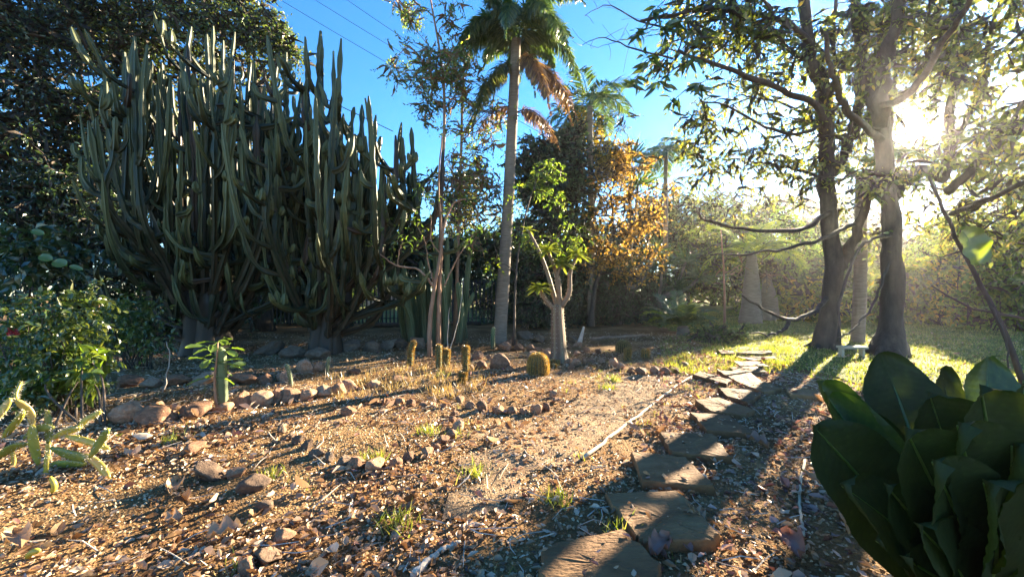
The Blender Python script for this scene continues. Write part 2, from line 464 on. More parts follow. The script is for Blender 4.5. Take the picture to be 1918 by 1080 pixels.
def sheet(name, poly, mat, step, lift, rag=0.25, ragscale=2.0):
    poly = np.asarray(poly, float)
    x0, y0 = poly[:, 0].min(), poly[:, 1].min(); x1, y1 = poly[:, 0].max(), poly[:, 1].max()
    xs = np.arange(x0, x1 + step, step); ys = np.arange(y0, y1 + step, step)
    X, Y = np.meshgrid(xs, ys)
    w = rag * 2 * (vnoise(X * ragscale, Y * ragscale, 9) - .5); w2 = rag * 2 * (vnoise(X * ragscale, Y * ragscale, 19) - .5)
    Z = gz(X, Y) * np.clip(1.5 - np.hypot(X, Y) / 40, 0, 1) + lift
    ins = inpoly(X + w, Y + w2, poly)
    n = len(xs)
    k = (np.arange(len(ys) - 1)[:, None] * n + np.arange(n - 1)[None, :]).ravel()
    ok = ins[:-1, :-1].ravel() & ins[1:, :-1].ravel() & ins[:-1, 1:].ravel() & ins[1:, 1:].ravel()
    k = k[ok]
    F = np.stack([k, k + 1, k + n + 1, k + n], -1)
    used, inv = np.unique(F, return_inverse=True)
    V = np.stack([X, Y, Z], -1).reshape(-1, 3)[used]
    return MB().add(V, inv.reshape(F.shape)).build(name, mat, smooth=True, kind="structure")


PATH_POLY = [G(880, 1000)[:2], G(1100, 862)[:2], G(1210, 768)[:2], G(1300, 698)[:2], G(1180, 705)[:2], G(1050, 775)[:2], G(880, 800)[:2], G(860, 880)[:2]]
sheet("gravel_path", PATH_POLY, M['path'], .035, .006, .35, 3.1)
LAWN_POLY = [G(1330, 668)[:2], G(1480, 690)[:2], G(1560, 730)[:2], G(1700, 745)[:2], (9.0, 4.2), (40, 6), (45, 40), (6, 40), (5.2, 15), G(1300, 625)[:2]]
sheet("lawn", LAWN_POLY, M['lawn'], .2, .012, .5, 1.2)
FARLAWN_POLY = [(-22, 15.6), (4.0, 15.6), (2, 34), (-24, 34)]
sheet("neighbour_lawn", FARLAWN_POLY, M['lawn'], .5, .012, .4, 1)

# the glowing disc of the sun far outside the haze; clear to shadow rays because it adds light and takes none away
sm, snt, sout = new_mat("sun_glow")
em = snt.nodes.new("ShaderNodeEmission"); em.inputs[0].default_value = (1, .93, .72, 1); em.inputs[1].default_value = 60
tr = snt.nodes.new("ShaderNodeBsdfTransparent")
ads = snt.nodes.new("ShaderNodeAddShader")
snt.links.new(em.outputs[0], ads.inputs[0]); snt.links.new(tr.outputs[0], ads.inputs[1]); snt.links.new(ads.outputs[0], sout.inputs[0])
sm.cycles.emission_sampling = "NONE"
sb = MB()
th = np.linspace(0, pi, 13); R_S = 900 * math.tan(radians(.75))
SP = np.stack([np.zeros(13), np.zeros(13), -np.cos(th)], -1) * R_S
sb.add(*tube(SP + SUN_DIR * 900, np.maximum(np.sin(th) * R_S, .01), 24))
so = sb.build("sun", sm, smooth=True, kind="structure")

# ------------------------------------------------------------------ trees
SX, SY, SZ = SUN_DIR


def sun_gap(P, r0=17.0, r1=42.0, r=None):
    """keep mask: the gap in the boughs through which the low sun reaches the clearing"""
    r = r or rng
    t = P[:, 1]
    d = P - np.array([0, 0, CAM_H])
    ang = np.degrees(np.arccos(np.clip((unit(d) * SUN_DIR).sum(1), -1, 1)))
    a0, a1 = math.degrees(r0 / FPX) * .6, math.degrees(r1 / FPX) * .6
    keep = np.clip((ang - a0) / (a1 - a0), 0, 1)
    return r.random(len(P)) < np.where(ang < a0, 0, .25 + .75 * keep)


def ground_gap(P, keep=.12, r=None):
    """thin the foliage that would keep the sun off the clearing, in clumps so that the light on it stays dappled"""
    r = r or rng
    h = P[:, 2] / SZ
    gx_, gy_ = P[:, 0] - SX * h, P[:, 1] - SY * h
    inside = (gx_ > -9.5) & (gx_ < 3.2) & (gy_ > .5) & (gy_ < 10.0)
    n = .6 * vnoise(gx_ * .8, gy_ * .8, 33) + .4 * vnoise(gx_ * 2.2, gy_ * 2.2, 35)
    k = np.where(n > .62, .9, keep)
    return ~inside | (r.random(len(P)) < k)


def limbs(mb, trunk, r_base, clusters, r_tip=.012, pen=.35, jit=.08, mat=0, sag=.0, start=.35, seed=0, sides=6, rmax=None, n=6):
    """grow limbs from a trunk path to each cluster centre; adds tubes to mb"""
    r = np.random.default_rng(seed)
    trunk = np.asarray(trunk, float)
    seg = np.r_[0, np.cumsum(np.linalg.norm(np.diff(trunk, axis=0), axis=1))]; tot = seg[-1]
    i0 = int(len(trunk) * start)
    nodes = [p for p in trunk[i0:]]; dist = [seg[i] for i in range(i0, len(trunk))]
    owner = [-1] * len(nodes)
    order = np.argsort(np.linalg.norm(clusters - trunk[-1], axis=1) * .6 + np.min(np.linalg.norm(clusters[:, None] - trunk[None, i0:], axis=2), axis=1))
    paths = []
    for ci in order:
        C = clusters[ci]
        A = np.array(nodes)
        d = np.linalg.norm(A - C, axis=1)
        cost = d + pen * np.array(dist) + np.where(A[:, 2] > C[2] + .3, .8 * (A[:, 2] - C[2]), 0)
        k = int(np.argmin(cost)); S = A[k]; dl = d[k]
        mid = S * .5 + C * .5 + np.array([0, 0, (.12 - sag) * dl]) + r.normal(size=3) * jit * dl
        P = smoothpath([S, mid, C], n)
        P[1:-1] += r.normal(size=(n - 2, 3)) * .025 * dl
        pi_ = len(paths)
        paths.append([P, owner[k], 1, k])
        for q in range(1, n):
            nodes.append(P[q]); dist.append(dist[k] + dl * q / (n - 1)); owner.append(pi_)
        o = owner[k]
        while o >= 0:
            paths[o][2] += 1; o = paths[o][1]
    for P, own, cnt, k in paths:
        ra = r_tip * sqrt(cnt) * 1.25
        if rmax: ra = min(ra, rmax)
        R = np.linspace(ra, r_tip * .5 if cnt < 3 else r_tip * 1.2, len(P))
        mb.add(*tube(P, R, sides if ra > .03 else 4), mat=mat)
    return paths


def blob_points(blobs, r):
    out = []
    for (c, rad, n) in blobs:
        u = rdir(n, r); q = r.random(n)[:, None] ** .45
        out.append(np.asarray(c) + u * q * np.asarray(rad))
    return np.concatenate(out)


def crown_leaves(clusters, per, spread, L, W, r, tmpl=T_DIA, droop=.25, flat=.5):
    """leaves set along short twigs that fan out of each cluster; also returns the twigs"""
    nt = max(2, int(round(per / 7)))
    nl = max(3, int(round(per / nt)))
    m = len(clusters) * nt
    td = unit(rdir(m, r) * np.array([1, 1, .8]) + np.array([0, 0, -droop * .6]))
    tl = spread * 1.9 * r.uniform(.5, 1.25, m)
    tb = np.repeat(clusters, nt, axis=0) + r.normal(size=(m, 3)) * spread * .35
    n = m * nl
    q = np.tile(np.linspace(.25, 1, nl), m) + r.normal(size=n) * .04
    T = np.repeat(td, nl, axis=0)
    P = np.repeat(tb, nl, axis=0) + T * (q * np.repeat(tl, nl))[:, None] + np.array([0, 0, -1]) * (droop * .5 * q ** 2 * np.repeat(tl, nl))[:, None]
    lat = unit(np.cross(T, rdir(n, r)))
    D = T * .7 + lat * .9 + r.normal(size=(n, 3)) * .2 + np.array([0, 0, -droop])
    N = r.normal(size=(n, 3)) * .8 + np.array([0, 0, flat * 2])
    return P, D, N, L * r.uniform(.6, 1.3, n), W * r.uniform(.7, 1.2, n), (tb, td + np.array([0, 0, -droop * .3]), tl)


def twig_slivers(mb, tw, r, keep=None, w=.009):
    tb, td, tl = tw
    if keep is not None: tb, td, tl = tb[keep], td[keep], tl[keep]
    mb.add(*leafcloud(tb, td, rdir(len(tb), r), tl, w, T_DIA))


def tree(name, label, cat, trunk, r0, r1, blobs, leaf, per, spread, L, W, seed, bark='bark', gap=True, group=None, tmpl=T_DIA,
         r_tip=.012, droop=.25, start=.35, sag=0., keep=.12, extra=None, sides=10, leafgap=None, branch=True, pen=.35):
    r = np.random.default_rng(seed)
    T = smoothpath(trunk, 14)
    T[1:-1] += r.normal(size=(12, 3)) * r0 * .12
    root = thing(name, label, cat, T[0], group)
    tm = MB()
    R = np.linspace(r0, r1, len(T)); R[0] *= 1.45; R[1] *= 1.12
    prof = 1 + .1 * np.sin(np.arange(sides) * 2.4 + seed) + .05 * r.normal(size=sides)
    base = T.copy(); base[0, 2] -= .15
    tm.add(*tube(base, R, sides, prof))
    tm.build("trunk", M[bark], root, smooth=True)
    C = blob_points(blobs, r)
    if gap:
        C = C[ground_gap(C, keep, r)]
    P, D, N, LL, WW, tw = crown_leaves(C, per, spread, L, W, r, droop=droop)
    bm = MB()
    limbs(bm, T, r0, C, r_tip, seed=seed, start=start, sag=sag, rmax=r1 * .95, pen=pen)
    kt = sun_gap(tw[0], 20, 60, r)
    if gap: kt &= ground_gap(tw[0], .5, r)
    twig_slivers(bm, tw, r, kt, .0025 + .004 * spread)
    bm.build("limb", M[bark], root, smooth=True, kind="stuff")
    k = sun_gap(P, r=r)
    if gap: k &= ground_gap(P, .5, r)
    if leafgap is not None: k &= leafgap(P)
    lm = MB()
    lm.add(*leafcloud(P[k], D[k], N[k], LL[k], WW[k], tmpl))
    mats = [M[leaf]] if isinstance(leaf, str) else [M[q] for q in leaf]
    lm.build("crown", mats, root, kind="stuff")
    return root


def blob(u, v, Y, ru, rv, n, ry=None):
    s = Y / FPX
    return (at(u, v, Y), (ru * s, ry if ry else (ru + rv) * .5 * s, rv * s), n)


# --- dark trees and hedge at the left, behind the cacti
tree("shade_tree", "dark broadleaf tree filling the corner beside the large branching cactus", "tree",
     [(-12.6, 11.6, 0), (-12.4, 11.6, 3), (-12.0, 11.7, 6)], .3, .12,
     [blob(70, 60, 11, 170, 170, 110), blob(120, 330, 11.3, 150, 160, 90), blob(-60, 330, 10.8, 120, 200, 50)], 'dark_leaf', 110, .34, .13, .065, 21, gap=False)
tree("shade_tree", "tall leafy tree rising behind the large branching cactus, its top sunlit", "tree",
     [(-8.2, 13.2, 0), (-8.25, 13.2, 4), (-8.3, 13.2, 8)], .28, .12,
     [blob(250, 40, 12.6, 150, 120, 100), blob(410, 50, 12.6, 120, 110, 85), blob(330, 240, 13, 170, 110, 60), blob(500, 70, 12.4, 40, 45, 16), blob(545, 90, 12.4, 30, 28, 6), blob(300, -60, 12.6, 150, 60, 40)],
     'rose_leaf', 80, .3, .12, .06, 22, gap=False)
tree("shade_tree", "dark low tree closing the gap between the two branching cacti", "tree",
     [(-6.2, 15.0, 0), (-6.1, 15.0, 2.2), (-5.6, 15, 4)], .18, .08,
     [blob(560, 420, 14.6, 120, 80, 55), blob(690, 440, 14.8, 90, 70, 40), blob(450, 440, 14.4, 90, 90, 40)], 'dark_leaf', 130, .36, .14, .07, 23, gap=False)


def hedge(name, label, boxes, leaf, n, L, W, seed, cat="hedge", gap=False, tmpl=T_DIA, group=None, stems=14, per=42):
    r = np.random.default_rng(seed)
    C = np.concatenate([np.asarray(c) + rdir(max(3, int(n * k / per)), r) * (r.random(max(3, int(n * k / per)))[:, None] ** .4) * np.asarray(rad) for (c, rad, k) in boxes])
    C = C[C[:, 2] > .0]
    sp = max(.12, L * 1.7)
    P, D, N, LL, WW, tw = crown_leaves(C, per, sp, L, W, r, droop=.2)
    k = sun_gap(P, r=r) & (P[:, 2] > .03)
    if gap: k &= ground_gap(P, .2, r)
    c0 = C.mean(0); c0[2] = 0
    root = thing(name, label, cat, c0, group)
    MB().add(*leafcloud(P[k], D[k], N[k], LL[k], WW[k], tmpl)).build("foliage", M[leaf], root, kind="stuff")
    sm_ = MB()
    twig_slivers(sm_, tw, r, sun_gap(tw[0], r=r) & (tw[0][:, 2] > .03), .003 + L * .012)
    for (c, rad, k) in boxes:
        for _ in range(stems):
            a = np.asarray(c) + np.array([r.uniform(-.7, .7) * rad[0], r.uniform(-.6, .6) * rad[1], 0]); a[2] = -.03
            b = a + np.array([r.normal() * .3 * rad[0], r.normal() * .3 * rad[1], c[2] + rad[2] * r.uniform(0, .8)])
            m_ = (a + b) / 2 + r.normal(size=3) * .1
            sm_.add(*tube(smoothpath([a, m_, b], 5), np.linspace(.02, .008, 5), 4))
    sm_.build("stem", M['twig'], root, smooth=True, kind="stuff")
    return root


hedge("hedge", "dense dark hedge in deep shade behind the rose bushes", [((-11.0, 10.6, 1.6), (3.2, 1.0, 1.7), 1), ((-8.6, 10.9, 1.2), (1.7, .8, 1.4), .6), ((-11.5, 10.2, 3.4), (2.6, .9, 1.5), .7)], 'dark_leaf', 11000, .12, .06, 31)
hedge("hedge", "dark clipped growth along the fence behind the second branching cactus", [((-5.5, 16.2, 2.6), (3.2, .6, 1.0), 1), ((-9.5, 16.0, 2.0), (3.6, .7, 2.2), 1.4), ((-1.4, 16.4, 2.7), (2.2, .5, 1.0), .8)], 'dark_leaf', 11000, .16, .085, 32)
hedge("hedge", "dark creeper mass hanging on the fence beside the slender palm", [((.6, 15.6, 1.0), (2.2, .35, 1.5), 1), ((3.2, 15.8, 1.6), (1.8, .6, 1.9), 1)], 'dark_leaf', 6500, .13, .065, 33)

# --- fence behind the garden: posts, rails and pickets
fr = thing("garden_fence", "dark picket fence with lit grass showing through behind the cacti", "fence", (-8, 15.4, 0))
fa, fb = np.array([-13.0, 15.4, 0]), np.array([2.6, 15.4, 0])
for k in range(8):
    p = fa + (fb - fa) * k / 7
    MB().add(*tube([p, p + (0, 0, 1.75)], .045, 6)).build("post", M['metal'], fr)
for z in (.25, .95, 1.65):
    MB().add(*tube([fa + (0, .04, z), fb + (0, .04, z)], .02, 4)).build("rail", M['metal'], fr)
npk = 104
for k in range(npk):
    p = fa + (fb - fa) * (k + .5) / npk
    h = 1.72 + rng.normal() * .03
    x, y = p[0], p[1] - .03
    w = .028
    V = np.array([[x - w, y - .008, .05], [x + w, y - .008, .05], [x + w, y + .008, .05], [x - w, y + .008, .05],
                  [x - w, y - .008, h], [x + w, y - .008, h], [x + w, y + .008, h], [x - w, y + .008, h]])
    MB().add(V, np.array([[0, 1, 5, 4], [1, 2, 6, 5], [2, 3, 7, 6], [3, 0, 4, 7], [4, 5, 6, 7]])).build("picket", M['metal'], fr)

# --- beyond the fence: sunlit shrubs, a pinkish garden wall, trees
wl = MB()
for (x0, x1, y0, y1, z0, z1) in ((-16, -7.5, 33, 33.3, 0, 2.1),):
    V = np.array([[x0, y0, z0], [x1, y0, z0], [x1, y1, z0], [x0, y1, z0], [x0, y0, z1], [x1, y0, z1], [x1, y1, z1], [x0, y1, z1]])
    wl.add(V, np.array([[0, 1, 5, 4], [1, 2, 6, 5], [2, 3, 7, 6], [3, 0, 4, 7], [4, 5, 6, 7]]))
tag(wl.build("garden_wall", M['wall']), "low pinkish wall far beyond the picket fence", "wall")
hedge("shrub", "sunlit yellow green shrubs beyond the picket fence", [((-12, 27, 1.2), (4, 1, 1.4), 1), ((-5, 29, 1.2), (3.5, 1, 1.2), .8), ((0, 28, 1.3), (3, 1, 1.4), .8)], 'lime_leaf', 3500, .2, .11, 34, cat="shrub")
tree("garden_tree", "hazy olive tree far behind the picket fence between cactus and palm", "tree", [(-3.4, 24, 0), (-3.3, 24, 3), (-3, 24, 5)], .2, .09,
     [blob(850, 410, 23, 90, 80, 60), blob(780, 470, 23, 70, 60, 30), blob(880, 330, 23, 45, 50, 14)], 'olive_leaf', 70, .5, .16, .08, 35, keep=.4)
tree("garden_tree", "dark round tree far beyond the fence behind the picket row", "tree", [(-12, 26, 0), (-11.8, 26, 3), (-11.5, 26, 5)], .25, .1,
     [blob(600, 430, 26, 90, 60, 50), blob(500, 420, 26, 80, 70, 40)], 'mid_leaf', 80, .5, .2, .1, 36, gap=False)

# --- big cacti
def rib_profile(ribs, sides, depth):
    a = np.arange(sides) * 2 * pi / sides
    return 1 - depth * (.5 - .5 * np.cos(a * ribs))


def euph_branch(root, pts, r, rr, n=18, old=0.0, name="branch", parent=None):
    P = smoothpath(pts, n)
    s = np.linspace(0, 1, n)
    Ln = np.linalg.norm(np.diff(P, axis=0), axis=1).sum()
    ph = rr.uniform(0, 6.28); per = rr.uniform(.38, .62)
    R = r * (1.0 + .24 * np.sin(s * Ln / per * 2 * pi + ph) + .07 * rr.normal(size=n)) * np.clip(np.minimum(1.08 - .25 * s, 1), .5, 1.1)
    R[-1] *= .42; R[-2] *= .82
    V, F = tube(P, R, 10, rib_profile(5, 10, .34))
    t = np.clip(.12 + old + .9 * s, 0, 1)
    tv = np.concatenate([np.repeat(t, 10), [t[-1], t[0]]])
    rib = np.concatenate([np.tile(np.where(np.arange(10) % 2 == 0, .14, -.1), n), [0, 0]])
    mb = MB().add(V, F, tint=tv + rib)
    # spines along the ribs, as short pale barbs
    sel = np.arange(2, n - 1)
    Vr = V[:n * 10].reshape(n, 10, 3)
    ctr = P[sel]
    pts_ = Vr[sel][:, ::2].reshape(-1, 3); c2 = np.repeat(ctr, 5, axis=0)
    d = unit(pts_ - c2)
    return mb.build(name, M['euph'], parent or root)


def candelabra(label, base, env, n_arm, seed, trunk_r, arm_r=.075):
    """env['h'](side) -> tip height for relative side position -1..1"""
    rr = np.random.default_rng(seed)
    root = thing("candelabra_cactus", label, "cactus", base)
    base = np.asarray(base, float)
    for q in range(5):
        a = q * 1.257 + .3
        off = np.array([cos(a), sin(a) * .7, 0]) * trunk_r * .55
        tp = smoothpath([base + off * 1.25 + (0, 0, -.15), base + off + (.02, 0, .5), base + off * 1.6 + (0, 0, 1.3)], 8)
        mb = MB().add(*tube(tp, trunk_r * rr.uniform(.5, .62) * np.linspace(1.2, .6, 8), 12, 1 + .12 * np.sin(np.arange(12) * 2.1 + q)), tint=rr.uniform(.0, .12))
        mb.build("trunk", M['euph'], root, smooth=True)
    for k in range(n_arm):
        side = -1 + 2 * (k + .5) / n_arm + rr.normal() * .06
        w = env['w'][0] if side < 0 else env['w'][1]
        low = rr.random() < env['low']
        dy = rr.normal() * env['d'] * sqrt(max(.15, 1 - side * side * .6))
        top = env['h'](side) * (rr.uniform(.28, .5) if low else rr.uniform(.72, 1.02))
        z0 = rr.uniform(.2, 1.2)
        st = base + np.array([side * trunk_r * .8, np.sign(dy) * trunk_r * .3, z0])
        tipx = base[0] + side * w * (1.05 if low else 1)
        tip = np.array([tipx + rr.normal() * .2, base[1] + dy + rr.normal() * .1, top])
        # leaves the trunk leaning out, bends up in a long curve with wobbles
        f1, f2 = rr.uniform(.36, .58), rr.uniform(.82, 1.0)
        e1 = np.array([st[0] + (tip[0] - st[0]) * f1, st[1] + (tip[1] - st[1]) * f1, z0 + (top - z0) * rr.uniform(.08, .26)])
        e2 = np.array([st[0] + (tip[0] - st[0]) * f2 + rr.normal() * .08, st[1] + (tip[1] - st[1]) * f2 + rr.normal() * .08, z0 + (top - z0) * rr.uniform(.4, .58)])
        e3 = e2 * .45 + tip * .55 + np.array([(tip[0] - e2[0]) * .25 + rr.normal() * .07, rr.normal() * .07, 0])
        arm = [st, e1, e2, e3, tip]
        P = smoothpath(arm, 30)
        euph_branch(root, arm, arm_r * rr.uniform(.8, 1.15), rr, 30, old=-.1)
        ns = rr.integers(env['sec'][0], env['sec'][1] + 1)
        for j in range(ns):
            q = rr.uniform(.2, .92); i = int(q * 29)
            s0 = P[i]
            out = rr.normal() * .34 + side * .1; dy2 = rr.normal() * .42 - .15
            kind = rr.random()
            hh = max(.3, (top - s0[2]) * rr.uniform(.4, 1.05)) if kind > .4 else rr.uniform(.25, .8)
            if kind < .14 and s0[2] < 3.6:      # an arm that sags out and turns up at its end
                out *= 2.0; dy2 = np.clip(dy2, -.5, .5); hh = rr.uniform(.1, .5)
                t2 = s0 + np.array([out, dy2, hh])
                pts = [s0, s0 + (out * .4, dy2 * .4, -.08), s0 + (out * .85, dy2 * .85, -.02 + hh * .2), t2]
            else:
                t2 = s0 + np.array([out * 1.15, dy2 * 1.1, hh])
                pts = [s0, s0 + (out * .6, dy2 * .6, hh * .12), s0 + (out * .95, dy2 * .95, hh * .5) + rr.normal(size=3) * .03, t2]
            euph_branch(root, pts, arm_r * rr.uniform(.5, 1.0), rr, int(10 + 5 * min(hh, 3)), old=-.75 if rr.random() < .07 else rr.uniform(.05, .35))
            if rr.random() < .3:     # a stubby young pad on the arm
                a_ = np.asarray(pts[2]); b_ = a_ + np.array([rr.normal() * .14, -abs(rr.normal()) * .12, rr.uniform(.12, .3)])
                euph_branch(root, [a_, a_ * .5 + b_ * .5 + (b_ - a_) * np.array([.3, .3, -.2]), b_], arm_r * rr.uniform(.7, 1.0), rr, 8, old=.4)
    return root


E1 = G(385, 664); E2 = G(606, 662)
candelabra("largest branching candelabra cactus, thick crown of upright dark arms under the leafy tree", E1,
           dict(w=(1.75, 2.0), d=.85, low=.24, sec=(6, 9), h=lambda s: 6.7 - 1.2 * max(0, -s) - .5 * max(0, s - .5) + .45 * math.cos(s * 9)), 42, 41, .4, .064)
candelabra("second branching candelabra cactus, narrower, its tall arms against open sky", E2,
           dict(w=(.65, 2.05), d=.75, low=.07, sec=(6, 8), h=lambda s: 6.2 - 2.1 * max(0, s - .35) - 1.6 * max(0, -s) + .4 * math.cos(s * 11)), 34, 42, .3, .068)

# column cactus clump in the dark behind the two-stemmed sapling
cc = thing("column_cactus", "clump of tall straight ribbed columns behind the two-stemmed sapling", "cactus", G(815, 645))
rr = np.random.default_rng(43)
for k in range(24):
    u = rr.uniform(742, 888); Y = rr.uniform(9.9, 11.2)
    vt = 440 + 120 * abs((u - 815) / 75) ** 1.5 * rr.uniform(.2, 1.3) + rr.uniform(0, 70)
    b = G(815 + (u - 815) * .75, 645); b[1] = Y; b[0] = (815 + (u - 815) * .8 - 959) / FPX * Y; b[2] = -.05
    t = at(u + rr.normal() * 6, vt, Y)
    P = smoothpath([b, b * .5 + t * .5 + rr.normal(size=3) * .06, t], 14)
    R = np.full(14, rr.uniform(.06, .09)); R[-1] *= .45; R[-2] *= .85; R += rr.normal(size=14) * .003
    s = np.repeat(np.linspace(.1, .8, 14), 16)
    V, F = tube(P, R, 16, rib_profile(8, 16, .22))
    MB().add(V, F, tint=np.r_[s, .8, .1]).build("column", M['column'], cc)

# --- palms
def frond(mb, base, azim, length, rise, droop, n, ll, lw, r, mat=0, plume=False, twist=0., rach=.018, sweep=.9, hang=.35):
    """pinnate frond: arching rachis with leaflets"""
    d = np.array([sin(azim), cos(azim), 0])
    s = np.linspace(0, 1, 12)
    P = np.asarray(base) + d * (length * (s - .12 * s ** 2))[:, None] + np.array([0, 0, 1]) * (length * (rise * s - droop * s ** 2.2))[:, None]
    mb.add(*tube(P, np.linspace(rach, rach * .3, 12), 4), mat=1)
    q = np.linspace(.12, 1, n); q = np.clip(q + r.normal(size=n) * .006, 0, 1)
    i = np.clip((q * 11).astype(int), 0, 10); f = (q * 11 - i)[:, None]
    C = P[i] * (1 - f) + P[i + 1] * f
    T = unit(P[i + 1] - P[i])
    S = unit(np.cross(T, np.array([0, 0, 1.0]))); U = np.cross(S, T)
    Lq = ll * np.sin(np.clip(q * 1.02 + .08, 0, 1) * pi) ** .55 * r.uniform(.85, 1.1, n) + ll * .15
    sets = (1, -1) if not plume else (1, -1, .5, -.5, .2)
    for sgn in sets:
        if plume:
            an = r.uniform(0, 2 * pi, n)
            D = S * np.cos(an)[:, None] + U * np.sin(an)[:, None] + T * sweep + r.normal(size=(n, 3)) * .15 + np.array([0, 0, -hang])
        else:
            D = S * sgn + T * sweep + r.normal(size=(n, 3)) * .1 + np.array([0, 0, -hang]) + U * .25
        N = U + r.normal(size=(n, 3)) * .25
        mb.add(*leafcloud(C, D, N, Lq, lw, T_LONG), mat=0)


def palm(label, base, top, r0, r1, fronds, leaf, seed, cat="palm", name="palm_tree", group=None, bark='palm_bark', rings=True):
    r = np.random.default_rng(seed)
    root = thing(name, label, cat, base)
    if group: root["group"] = group
    base = np.asarray(base, float); top = np.asarray(top, float)
    n = 40
    P = smoothpath([base - (0, 0, .1), base * .6 + top * .4 + (.03, 0, 0), top], n)
    R = np.linspace(r0, r1, n); R[:3] *= np.array([1.25, 1.1, 1.03])
    if r0 > .3: R = r0 * np.interp(np.linspace(0, 1, n), [0, .08, .3, .6, .85, 1], [.95, 1.0, .86, .74, .5, .38]) * (1 + .03 * r.normal(size=n))
    if rings: R = R * (1 + .03 * (np.arange(n) % 2))
    MB().add(*tube(P, R, 12)).build("trunk", M[bark], root, smooth=True)
    for fdef in fronds:
        mb = MB(); f = dict(fdef); lf = f.pop('leaf', leaf); nm = f.pop('name', 'frond'); zo = f.pop('dz', 0)
        frond(mb, top + (0, 0, zo), r=r, **f)
        mb.build(nm, [M[lf], M['twig'] if lf == 'brown_frond' else M['palm_leaf']], root)
    return root


rp = np.random.default_rng(51)
fr_ = []
for k in range(17):
    fr_.append(dict(azim=k * 2.4, length=rp.uniform(1.6, 2.25), rise=rp.uniform(.3, 1.4), droop=rp.uniform(.7, 1.4), n=100, ll=.42, lw=.032, plume=True, dz=rp.uniform(-.15, .45), hang=.75))
for az, dz, ln, rise, dr in ((1.45, -.4, 1.5, .2, 1.1), (1.9, -.5, 1.6, .12, 1.0), (-1.4, -.6, 1.4, .1, 1.2), (2.6, -.4, 1.5, .1, 1.2), (-2.3, -.5, 1.4, 0., 1.2)):
    fr_.append(dict(azim=az, length=ln * 1.15, rise=rise, droop=dr, n=95, ll=.4, lw=.03, plume=True, dz=dz - .2, hang=.8, leaf='brown_frond' if az > 1.3 else 'olive_leaf', name='dead_frond' if az > 1.3 else 'frond'))
for az, dz, ln in ((1.5, -1.9, 1.3), (-1.7, -1.75, 1.25), (2.3, -1.9, 1.3)):
    fr_.append(dict(azim=az, length=ln, rise=.1, droop=.8, n=60, ll=.32, lw=.022, plume=True, dz=dz, hang=.9, leaf='brown_frond', name='dead_frond'))
palm("tall slender palm with bushy fronds and a ringed pale trunk among the rocks", G(935, 642), at(967, 75, G(935, 642)[1] + .2), .17, .12, fr_, 'palm_leaf', 52)

fr_ = [dict(azim=k * 2.4 + .3, length=rp.uniform(1.7, 2.3), rise=rp.uniform(.3, 1.3), droop=rp.uniform(.6, 1.1), n=42, ll=.6, lw=.05, hang=.35) for k in range(12)]
palm("feather palm showing above the yellow leaved tree", (2.95, 15, 0), at(1105, 200, 15), .14, .1, fr_, 'palm_leaf', 53)
fr_ = [dict(azim=k * 2.4 + .9, length=rp.uniform(1.5, 2.1), rise=rp.uniform(.2, 1.3), droop=rp.uniform(.7, 1.2), n=40, ll=.65, lw=.055, hang=.5) for k in range(13)]
palm("thin far palm on a bare stem above the orange tree", (7.6, 20, 0), at(1247, 285, 20), .13, .1, fr_, 'palm_leaf', 54)
# small palm with glowing fronds beside the lawn
Yp = G(1405, 606)[1]
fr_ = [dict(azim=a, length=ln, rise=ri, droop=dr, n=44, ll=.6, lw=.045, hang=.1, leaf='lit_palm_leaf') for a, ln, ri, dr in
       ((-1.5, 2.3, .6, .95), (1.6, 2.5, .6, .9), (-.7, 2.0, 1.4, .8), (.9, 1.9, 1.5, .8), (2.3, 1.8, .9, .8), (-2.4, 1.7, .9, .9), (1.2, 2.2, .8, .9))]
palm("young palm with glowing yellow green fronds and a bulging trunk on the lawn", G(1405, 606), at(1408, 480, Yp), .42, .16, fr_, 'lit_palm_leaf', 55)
palm("short stout palm trunk with dry orange fronds beside the glowing young palm", G(1442, 600), at(1436, 520, 17.5), .42, .2,
     [dict(azim=a, length=1.2, rise=.7, droop=1.2, n=26, ll=.3, lw=.03, hang=.5, leaf='brown_frond', name='dead_frond') for a in (.5, 2.1, 3.7, 5.1)], 'brown_frond', 56)
palm("pale ringed palm trunk between the two big tree trunks", G(1606, 640), at(1614, 330, 10.5), .15, .13,
     [dict(azim=k * 2.4, length=1.4, rise=rp.uniform(.5, 1.2), droop=1., n=34, ll=.4, lw=.035, hang=.4) for k in range(6)], 'palm_leaf', 57)


def spiky(label, base, heads, leaf, seed, trunk_r=.1, L=.9, W=.05, n=90, cat="tree", name="yucca_tree"):
    r = np.random.default_rng(seed)
    root = thing(name, label, cat, base)
    base = np.asarray(base, float)
    fork = base + (0, 0, max(.4, .45 * (heads[0][2] - base[2])))
    MB().add(*tube(smoothpath([base - (0, 0, .1), fork * .5 + base * .5 + (.05, 0, 0), fork], 8), np.linspace(trunk_r * 1.6, trunk_r, 8), 10)).build("trunk", M['grey_bark'], root, smooth=True)
    for h in heads:
        h = np.asarray(h, float)
        br = MB().add(*tube(smoothpath([fork - (0, 0, .1), fork * .5 + h * .5 + (h - fork) * np.array([.15, .15, -.1]), h], 8), np.linspace(trunk_r * .75, trunk_r * .5, 8), 8)).build("branch", M['grey_bark'], root, smooth=True)
        D = rdir(n, r); D[:, 2] = np.abs(D[:, 2]) * 1.1 - .35
        mb = MB().add(*leafcloud(h + r.normal(size=(n, 3)) * .06, D, r.normal(size=(n, 3)) + (0, 0, 1), L * r.uniform(.7, 1.15, n), W, T_LONG))
        mb.build("leaf_head", M[leaf], br, kind="stuff")
    return root


